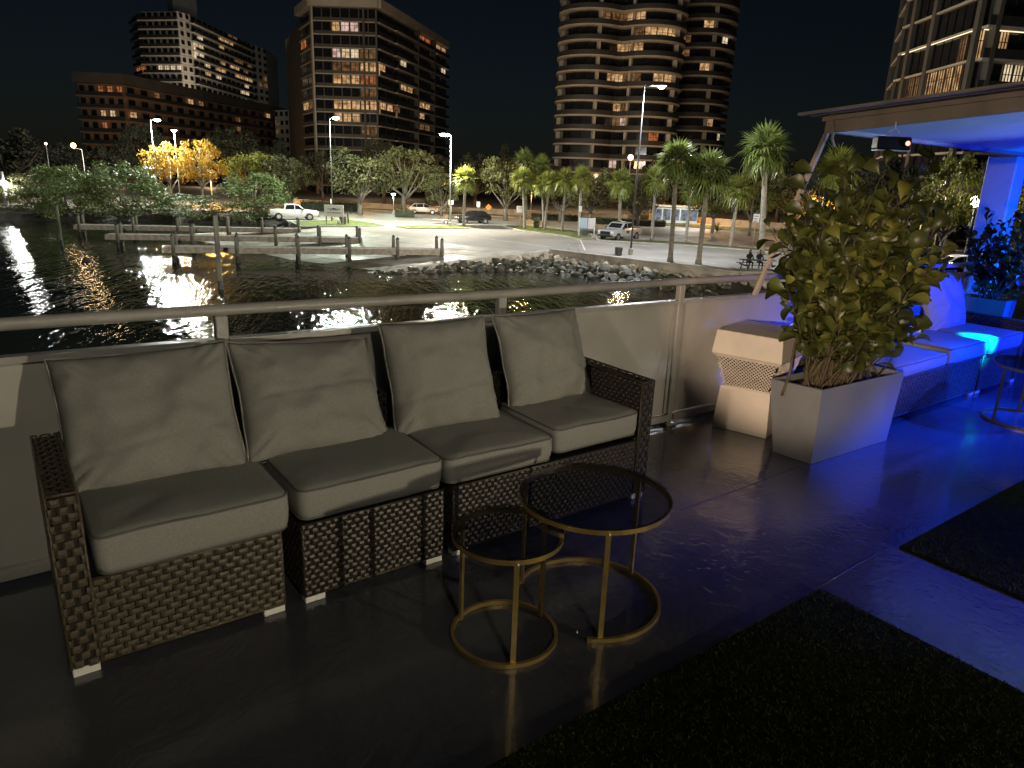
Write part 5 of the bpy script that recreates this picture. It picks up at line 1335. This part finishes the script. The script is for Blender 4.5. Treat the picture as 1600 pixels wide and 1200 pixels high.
# silver pickup seen from the front left
TP = [(2.85, .52), (2.95, .62), (2.92, 1.05), (2.80, 1.14), (1.35, 1.26), (.62, 1.84), (.35, 1.92), (-.95, 1.92), (-1.12, 1.78), (-1.22, 1.30), (-2.85, 1.28), (-2.9, .55), (-1.3, .42), (1.5, .42)]
TG = [[(1.10, 1.30), (.52, 1.80), (.16, 1.83), (.14, 1.30)], [(.06, 1.30), (.06, 1.83), (-.86, 1.83), (-1.02, 1.30)]]
def pickup(label, base_px, heading, paint, dist=None):
    p = on_z(*base_px, ZL) if dist is None else at_dist(*base_px, dist); p.z = ZL
    t, half = car('pickup_truck', label, 'truck', p, heading, TP, TG, 1.98, ((1.85, .40), (-1.85, .40)), paint)
    quad_part('windscreen', t, [(1.27, -.80, 1.335), (1.27, .80, 1.335), (.71, .72, 1.79), (.71, -.72, 1.79)], 'car_glass')
    quad_part('rear_window', t, [(-1.20, .66, 1.40), (-1.20, -.66, 1.40), (-1.15, -.62, 1.74), (-1.15, .62, 1.74)], 'car_glass')
    MB().bbox(2.93, 2.985, -.62, .62, .66, 1.0, .02).build('grille', M_['black_plastic'], t); MB().bbox(2.90, 3.03, -.96, .96, .44, .62, .03).build('bumper', M_['black_plastic'], t)
    MB().bbox(-3.0, -2.88, -.94, .94, .48, .66, .03).build('bumper', M_['rim'], t)
    for s in (-1, 1):
        MB().bbox(2.84, 2.965, s * .80 - .15, s * .80 + .15, .80, 1.02, .02).build('headlight', M_['lens_off'], t)
        MB().bbox(-2.93, -2.86, s * .90 - .07, s * .90 + .07, .85, 1.2, .02).build('tail_light', M_['sign_orange'], t)
        MB().bbox(.95, 1.18, s * 1.10 - .09, s * 1.10 + .09, 1.22, 1.42, .03).build('mirror', M_['black_plastic'], t)
    MB().box(-2.75, -1.3, -.82, .82, 1.284, 1.288).build('bed', M_['black_plastic'], t)
    return t
def face(ang): return math.atan2(FWD.y, FWD.x) + math.radians(ang)      # heading relative to the sight direction, + is to the left
pk = pickup('silver grey pickup truck with dark grille parked behind a palm trunk', (968, 374.5), face(140), 'car_silver')
MB().bbox(-.8, .4, -.55, .55, 1.93, 1.99, .02).build('light_bar', M_['black_plastic'], pk)
MB().box(-.3, .3, 1.0, 1.006, .78, 1.05).build('door_badge', M_['sign_ink'], pk)
pickup('white pickup truck nosing out from behind the mangroves', (459, 343), face(-68), 'car_white')
SP = [(2.25, .42), (2.32, .60), (2.25, .88), (1.25, 1.02), (.55, 1.52), (.1, 1.64), (-1.35, 1.62), (-2.1, 1.12), (-2.28, 1.0), (-2.3, .5), (-1.2, .36), (1.2, .36)]
SG = [[(1.10, 1.06), (.52, 1.48), (.10, 1.56), (.08, 1.06)], [(0, 1.06), (0, 1.57), (-.95, 1.56), (-1.0, 1.06)], [(-1.06, 1.06), (-1.03, 1.55), (-1.36, 1.52), (-1.85, 1.12)]]
def suv(name, label, cat, base_px, heading, paint, dist=None, sc=1.0):
    p = on_z(*base_px, ZL) if dist is None else at_dist(*base_px, dist); p.z = ZL
    t, half = car(name, label, cat, p, heading, SP, SG, 1.84, ((1.42, .34), (-1.42, .34)), paint)
    quad_part('windscreen', t, [(1.20, -.72, 1.09), (1.20, .72, 1.09), (.62, .62, 1.49), (.62, -.62, 1.49)], 'car_glass')
    quad_part('rear_window', t, [(-2.08, .66, 1.16), (-2.08, -.66, 1.16), (-1.50, -.6, 1.565), (-1.50, .6, 1.565)], 'car_glass')
    for s in (-1, 1):
        MB().bbox(2.14, 2.33, s * .70 - .16, s * .70 + .16, .68, .84, .02).build('headlight', M_['lens_off'], t); MB().bbox(-2.33, -2.2, s * .72 - .14, s * .72 + .14, .86, 1.04, .02).build('tail_light', M_['sign_orange'], t)
        MB().bbox(.80, .98, s * 1.02 - .08, s * 1.02 + .08, 1.0, 1.14, .03).build('mirror', M_[paint], t)
    t.scale = (sc, sc, sc); return t
suv('parked_car', 'black car parked behind the single palm, with a small trailer beside it', 'car', (739, 349), face(112), 'car_black')
suv('parked_car', 'pale sedan in orange street light beyond the clipped hedge', 'car', (661, 337), face(-80), 'car_tan', 116)
suv('parked_car', 'dark car parked at the far right, seen between the shrub and the blue column', 'car', (1452, 412), face(100), 'car_black', 58)
suv('parked_car', 'white car at the far right partly behind the blue lit shrub', 'car', (1500, 408), face(80), 'car_white', 66)
# small flat trailer
p = on_z(692, 350, ZL); tr = thing('boat_trailer', 'small empty boat trailer standing left of the black car', 'trailer', p, face(95))
MB().bbox(-1.8, 1.4, -.75, .75, .50, .62, .02).build('bed', M_['rim'], tr); MB().bbox(-1.7, -.6, -.7, .7, .623, .85, .04).build('load', M_['black_plastic'], tr)
MB().tube([(1.4, 0, .56), (2.6, 0, .52)], .05, 8).build('tow_bar', M_['rim'], tr)
for s in (-1, 1): wheel(tr, -.4, s * .88, .3, .2)

# ------------------------------------------------------------------ signs and small things
def letters(parent, txt, w, h, M, mat, name='lettering'):
    """flat painted letters cut from a 3 x 5 stroke grid"""
    G3 = {'A': '010101111101101', 'B': '110101110101110', 'C': '011100100100011', 'D': '110101101101110', 'E': '111100110100111', 'G': '011100101101011', 'I': '111010010010111', 'K': '101110100110101', 'L': '100100100100111', 'M': '101111111101101', 'N': '110101101101101', 'O': '010101101101010', 'P': '110101110100100', 'R': '110101110101101', 'S': '011100010001110', 'T': '111010010010010', 'U': '101101101101111', 'V': '101101101101010', ' ': '0' * 15, '-': '000000111000000'}
    cw = w / (len(txt) * 4 - 1); ch = h / 5; m = MB()
    for i, c in enumerate(txt):
        for k, b in enumerate(G3[c]):
            if b == '1':
                x = (i * 4 + k % 3) * cw - w / 2; z = h / 2 - (k // 3 + 1) * ch; m.box(x, x + cw * 1.02, -.006, 0, z, z + ch * 1.02, M)
    return m.build(name, M_[mat], parent)
def sign_post(label, base, top, sw_, sh_, dist=None, face_mat='sign_face', yaw=0, name='sign_post', post='pole_light', bars=2, diamond=False):
    p = on_z(*base, ZL) if dist is None else at_dist(*base, dist); p.z = ZL; h = height_at(p, *top) - ZL
    t = thing(name, label, 'sign', p, face(-90 + yaw)); MB().tube([(0, 0, 0), (0, 0, h - .02)], .035, 6).build('post', M_[post], t)
    M = Matrix.Translation((0, -.05, h - sh_ / 2)); 
    if diamond: M = M @ Matrix.Rotation(math.radians(45), 4, 'Y')
    MB().bbox(-sw_ / 2, sw_ / 2, -.012, .012, -sh_ / 2, sh_ / 2, .008, M).build('plate', M_[face_mat], t)
    for k in range(bars): MB().box(-sw_ * .32, sw_ * .32 * (1 - .3 * k), -.017, -.0125, sh_ * (.22 - .3 * k) - .03, sh_ * (.22 - .3 * k) + .03, M).build('marking', M_['sign_ink'], t)
    return t
sign_post('white square notice on a thin post left of the palm row', (812, 358), (813, 322), .95, .78, bars=1)
sign_post('white upright notice on a thin post right of the leaning palm', (1175, 391), (1180, 334), .62, .82, bars=3)
sign_post('orange diamond road work sign left of the palm row', (763, 341), (763, 320), .75, .75, 112, 'sign_orange', bars=0, diamond=True)
sign_post('orange diamond road work sign left of the brightest lamp post', (690, 336), (690, 316), .75, .75, 120, 'sign_orange', bars=0, diamond=True)
sign_post('white sign on a blue post behind the black car', (747, 342), (747, 315), .5, .75, 104, bars=1)
sign_post('pair of small plates low on the brightest lamp post', (704.5, 353.2), (705, 313), .62, .55, bars=0)
sign_post('small dark plate on a stake beside the long dock, under the tall greenish lamp', (519, 344), (521, 311), .25, .6, 100, bars=0)
# wooden sign board
p = on_z(523, 351.5, ZL); h = height_at(p, 523, 320) - ZL; sb = thing('sign_board', 'wide pale wooden sign board on two posts by the grass corner', 'sign', p, face(-92))
for s in (-1, 1): MB().bbox(s * .95 - .08, s * .95 + .08, -.08, .08, 0, h * .95, .01).build('post', M_['timber'], sb)
MB().bbox(-1.15, 1.15, -.15, -.085, h * .42, h, .015).build('board', M_['sign_face'], sb)
M = Matrix.Translation((0, -.152, h * .70)); m = MB(); m.tube([M @ Vector((.42 * math.cos(a), -.01, .30 * math.sin(a))) for a in [math.pi * i / 10 for i in range(11)]], .035, 5); m.tube([M @ Vector((.2 * math.cos(a), -.01, .14 * math.sin(a))) for a in [math.pi * i / 10 for i in range(11)]], .03, 5); m.build('emblem', M_['sign_ink'], sb)
for zz, w_ in ((.20, 1.5), (-.22, 1.6)):
    m = MB(); rnd = random.Random(3); x = -w_ / 2
    while x < w_ / 2:
        k = rnd.uniform(.05, .16); m.box(x, x + k, -.158, -.1515, h * .70 + zz - .07 + .02, h * .70 + zz + .05 + rnd.uniform(-.02, .03)); x += k + .045
    m.build('lettering', M_['sign_ink'], sb)
def bin_(label, base, top, r=.30, lid=True):
    p = on_z(*base, ZL); h = height_at(p, *top) - ZL; t = thing('litter_bin', label, 'bin', p)
    MB().lathe([(r * .86, .01), (r * .9, .05), (r, h * .85), (r * 1.08, h * .86), (r * 1.08, h * .95)], 16, smooth=False).build('drum', M_['plastic_dark'], t)
    MB().lathe([(r * 1.0, h * .955), (r * .8, h * 1.0), (r * .55, h * 1.02)], 16, smooth=False).build('lid', M_['black_plastic'], t)
bin_('grey litter bin standing left of the tallest dark lamp post', (966, 399), (966, 386.5), .34)
bin_('dark litter bin beside the wooden sign board', (536, 351), (536, 338), .42)
for k, (x, y, s, lab) in enumerate(((531, 351, .33, 'white plastic bag slumped against the bin by the sign board'),)):
    p = on_z(x, y, ZL); t = tag(link('plastic_bag', ROCKS[3], None, None, p + Z_ * .3, (0, 0, 1), (.4, .35, .65)), lab, 'bag'); own_mat(t, M_['plastic_white'])
def bollard(label, base, top, mat, r=.09):
    p = on_z(*base, ZL); h = height_at(p, *top) - ZL; t = thing('bollard', label, 'bollard', p)
    MB().lathe([(r, 0), (r, h - .06), (r * .5, h)], 10).build('body', M_[mat], t); MB().lathe([(r * 1.03, h * .7), (r * 1.03, h * .82)], 10).build('band', M_['sign_ink'], t)
bollard('yellow bollard right of the wooden sign board', (544, 350), (543, 331), 'lime_leaf')
bollard('short white bollard on the sea wall corner, left one', (888, 390), (887, 382), 'plastic_white', .07)
bollard('short white bollard on the sea wall corner, right one', (905, 391.5), (905, 383), 'plastic_white', .07)
# information board with frame
p = on_z(916, 369.5, ZL); h = height_at(p, 916, 340) - ZL; ib = thing('information_board', 'pale blue information panel in a white frame between palm and pickup', 'sign', p, face(-95))
for s in (-1, 1): MB().bbox(s * .85 - .06, s * .85 + .06, -.06, .06, 0, h, .01).build('post', M_['plastic_white'], ib)
MB().bbox(-.78, .05, -.03, .03, h * .42, h * .98, .01).build('panel', pmat('panel_blue', (.45, .56, .66), .6, var=.1), ib)
MB().bbox(.1, .78, -.03, .03, h * .42, h * .98, .01).build('panel', M_['sign_face'], ib)
MB().bbox(-.45, .15, -.25, .25, .02, h * .34, .05).build('crate', M_['plastic_dark'], ib)
MB().tube([(-.85, 0, h), (-.85, 0, h * 1.55)], .04, 6).build('pole', M_['plastic_white'], ib); MB().bbox(-1.02, -.68, -.06, -.02, h * 1.3, h * 1.6, .01).build('plate', M_['sign_face'], ib)
# bright kiosk behind the palms
c = at_dist(1063, 352, 118); c.z = ZL; kk = thing('kiosk', 'low white kiosk with lit bluish front behind the palm trunks', 'kiosk', c, face(-90))
MB().bbox(-4.6, 2.6, 0, 3, 0, 2.5, .03).build('wall', M_['tower_white'], kk); MB().bbox(-4.9, 2.9, -.5, 3.3, 2.503, 2.75, .03).build('roof', M_['roof_wood'], kk)
glow = emat('kiosk_front', (.70, .80, 1.0), .38, .6, 1.6)
for i in range(5): MB().box(-4.3 + i * 1.4, -3.1 + i * 1.4, -.03, -.004, .5, 2.2).build('window', glow, kk)
# picnic table and the two people
p = on_z(1182, 421.5, ZL); TH = face(-84); pt = thing('picnic_table', 'dark wooden picnic table on the grass by the sea wall', 'table', p, TH)
for i in range(5): MB().bbox(-1.35, 1.35, -.40 + i * .162, -.40 + i * .162 + .15, .72, .77, .008).build('top_plank', M_['bark_dark'], pt)
for s in (-1, 1):
    for j in (0, 1): MB().bbox(-1.35, 1.35, s * .78 - .15 + j * .155, s * .78 - .15 + j * .155 + .14, .42, .46, .008).build('seat_plank', M_['bark_dark'], pt)
    for e in (-1, 1):
        m = MB(); bar(m, (e * 1.0, s * .72, .0), (e * 1.0, s * .22, .72), .05, .10, (1, 0, 0)); m.build('leg', M_['bark_dark'], pt)
for e in (-1, 1): MB().bbox(e * 1.06 - .02, e * 1.06 + .02, -.85, .85, .30, .41, .005).build('seat_bearer', M_['bark_dark'], pt)
def person(label, lx, ly, rz, hair_long, turn):
    T = Matrix.Translation(p) @ Matrix.Rotation(TH, 4, 'Z') @ Matrix.Translation((lx, ly, 0)) @ Matrix.Rotation(rz, 4, 'Z')
    t = link('person', None); t.matrix_basis = T; tag(t, label, 'person')
    S = [((0, 0, .52), .155), ((0, .02, .75), .135), ((0, .04, .98), .165), ((0, .05, 1.10), .10), ((0, .07, 1.19), .055), ((0, .09, 1.26), .07)]   # sits on the bench, local +Y to the table
    E = [(i, i + 1) for i in range(5)]
    for s in (-1, 1):
        k = len(S); S += [((s * .20, .05, 1.06), .075), ((s * .27, .10, .86), .055), ((s * .20, .34, .80), .042), ((s * .08, .42, .82), .036), ((s * .03, .45, .83), .028)]
        E += [(2, k), (k, k + 1), (k + 1, k + 2), (k + 2, k + 3), (k + 3, k + 4)]
        k = len(S); S += [((s * .10, .06, .52), .10), ((s * .13, .42, .52), .075), ((s * .13, .44, .28), .055), ((s * .13, .42, .07), .042), ((s * .13, .55, .045), .035)]
        E += [(0, k), (k, k + 1), (k + 1, k + 2), (k + 2, k + 3), (k + 3, k + 4)]
    me = bpy.data.meshes.new('body'); me.from_pydata([a for a, r_ in S], E, []); o = link('body', me, t); me.materials.append(M_['cloth_black'])
    md = o.modifiers.new('skin', 'SKIN')
    for i, (a, r_) in enumerate(S): me.skin_vertices[0].data[i].radius = (r_, r_ * .85); me.skin_vertices[0].data[i].use_root = (i == 0)
    o.modifiers.new('sub', 'SUBSURF').levels = 1; o.modifiers['sub'].render_levels = 2; me.update()
    hv = [(max(.012, .085 * math.sin(math.pi * (i + .5) / 10) ** .8 * (1 if i > 3 else .86)), -.115 * math.cos(math.pi * (i + .5) / 10)) for i in range(10)]
    hd = MB().lathe(hv, 14, (0, 0, 0)); hd.add([(-.016, .078, -.015), (.016, .078, -.015), (0, .078, .03), (0, .108, -.012)], [(0, 1, 3), (1, 2, 3), (2, 0, 3)])
    hd.box(-.026, .026, .072, .083, -.052, -.043)
    for s in (-1, 1): hd.box(s * .088 - .008, s * .088 + .008, -.015, .015, -.02, .03)
    ho = hd.build('head', M_['skin'], t, (0, .10, 1.36), (.12, 0, turn))
    for s in (-1, 1): MB().lathe([(.004, -.01), (.012, 0), (.004, .01)], 6, (s * .032, .076, .012)).build('eye', M_['hair'], ho)
    hr = MB(); cap = [(max(.01, .098 * math.sin(math.pi * (i + .5) / 10)), -.118 * math.cos(math.pi * (i + .5) / 10)) for i in range(5, 10)]; hr.lathe(cap, 14, (0, -.008, .012))
    hr.tube([(0, -.05, .02), (0, -.075, -.04), (0, -.07, -.10)], [.075, .07, .05], 10)
    if hair_long:
        for s in (-1, 0, 1): hr.tube([(s * .07, -.03, .03), (s * .095, -.035, -.08), (s * .10, -.01, -.22), (s * .08, .02, -.33)], [.04, .045, .04, .015], 8)
    hr.build('hair', M_['hair'], ho)
    return t
person('seated person in black with long dark hair, left one at the picnic table', -.35, .78, math.pi, True, .25)
person('seated person in black with short dark hair, right one at the picnic table', .45, .78, math.pi, False, -.3)
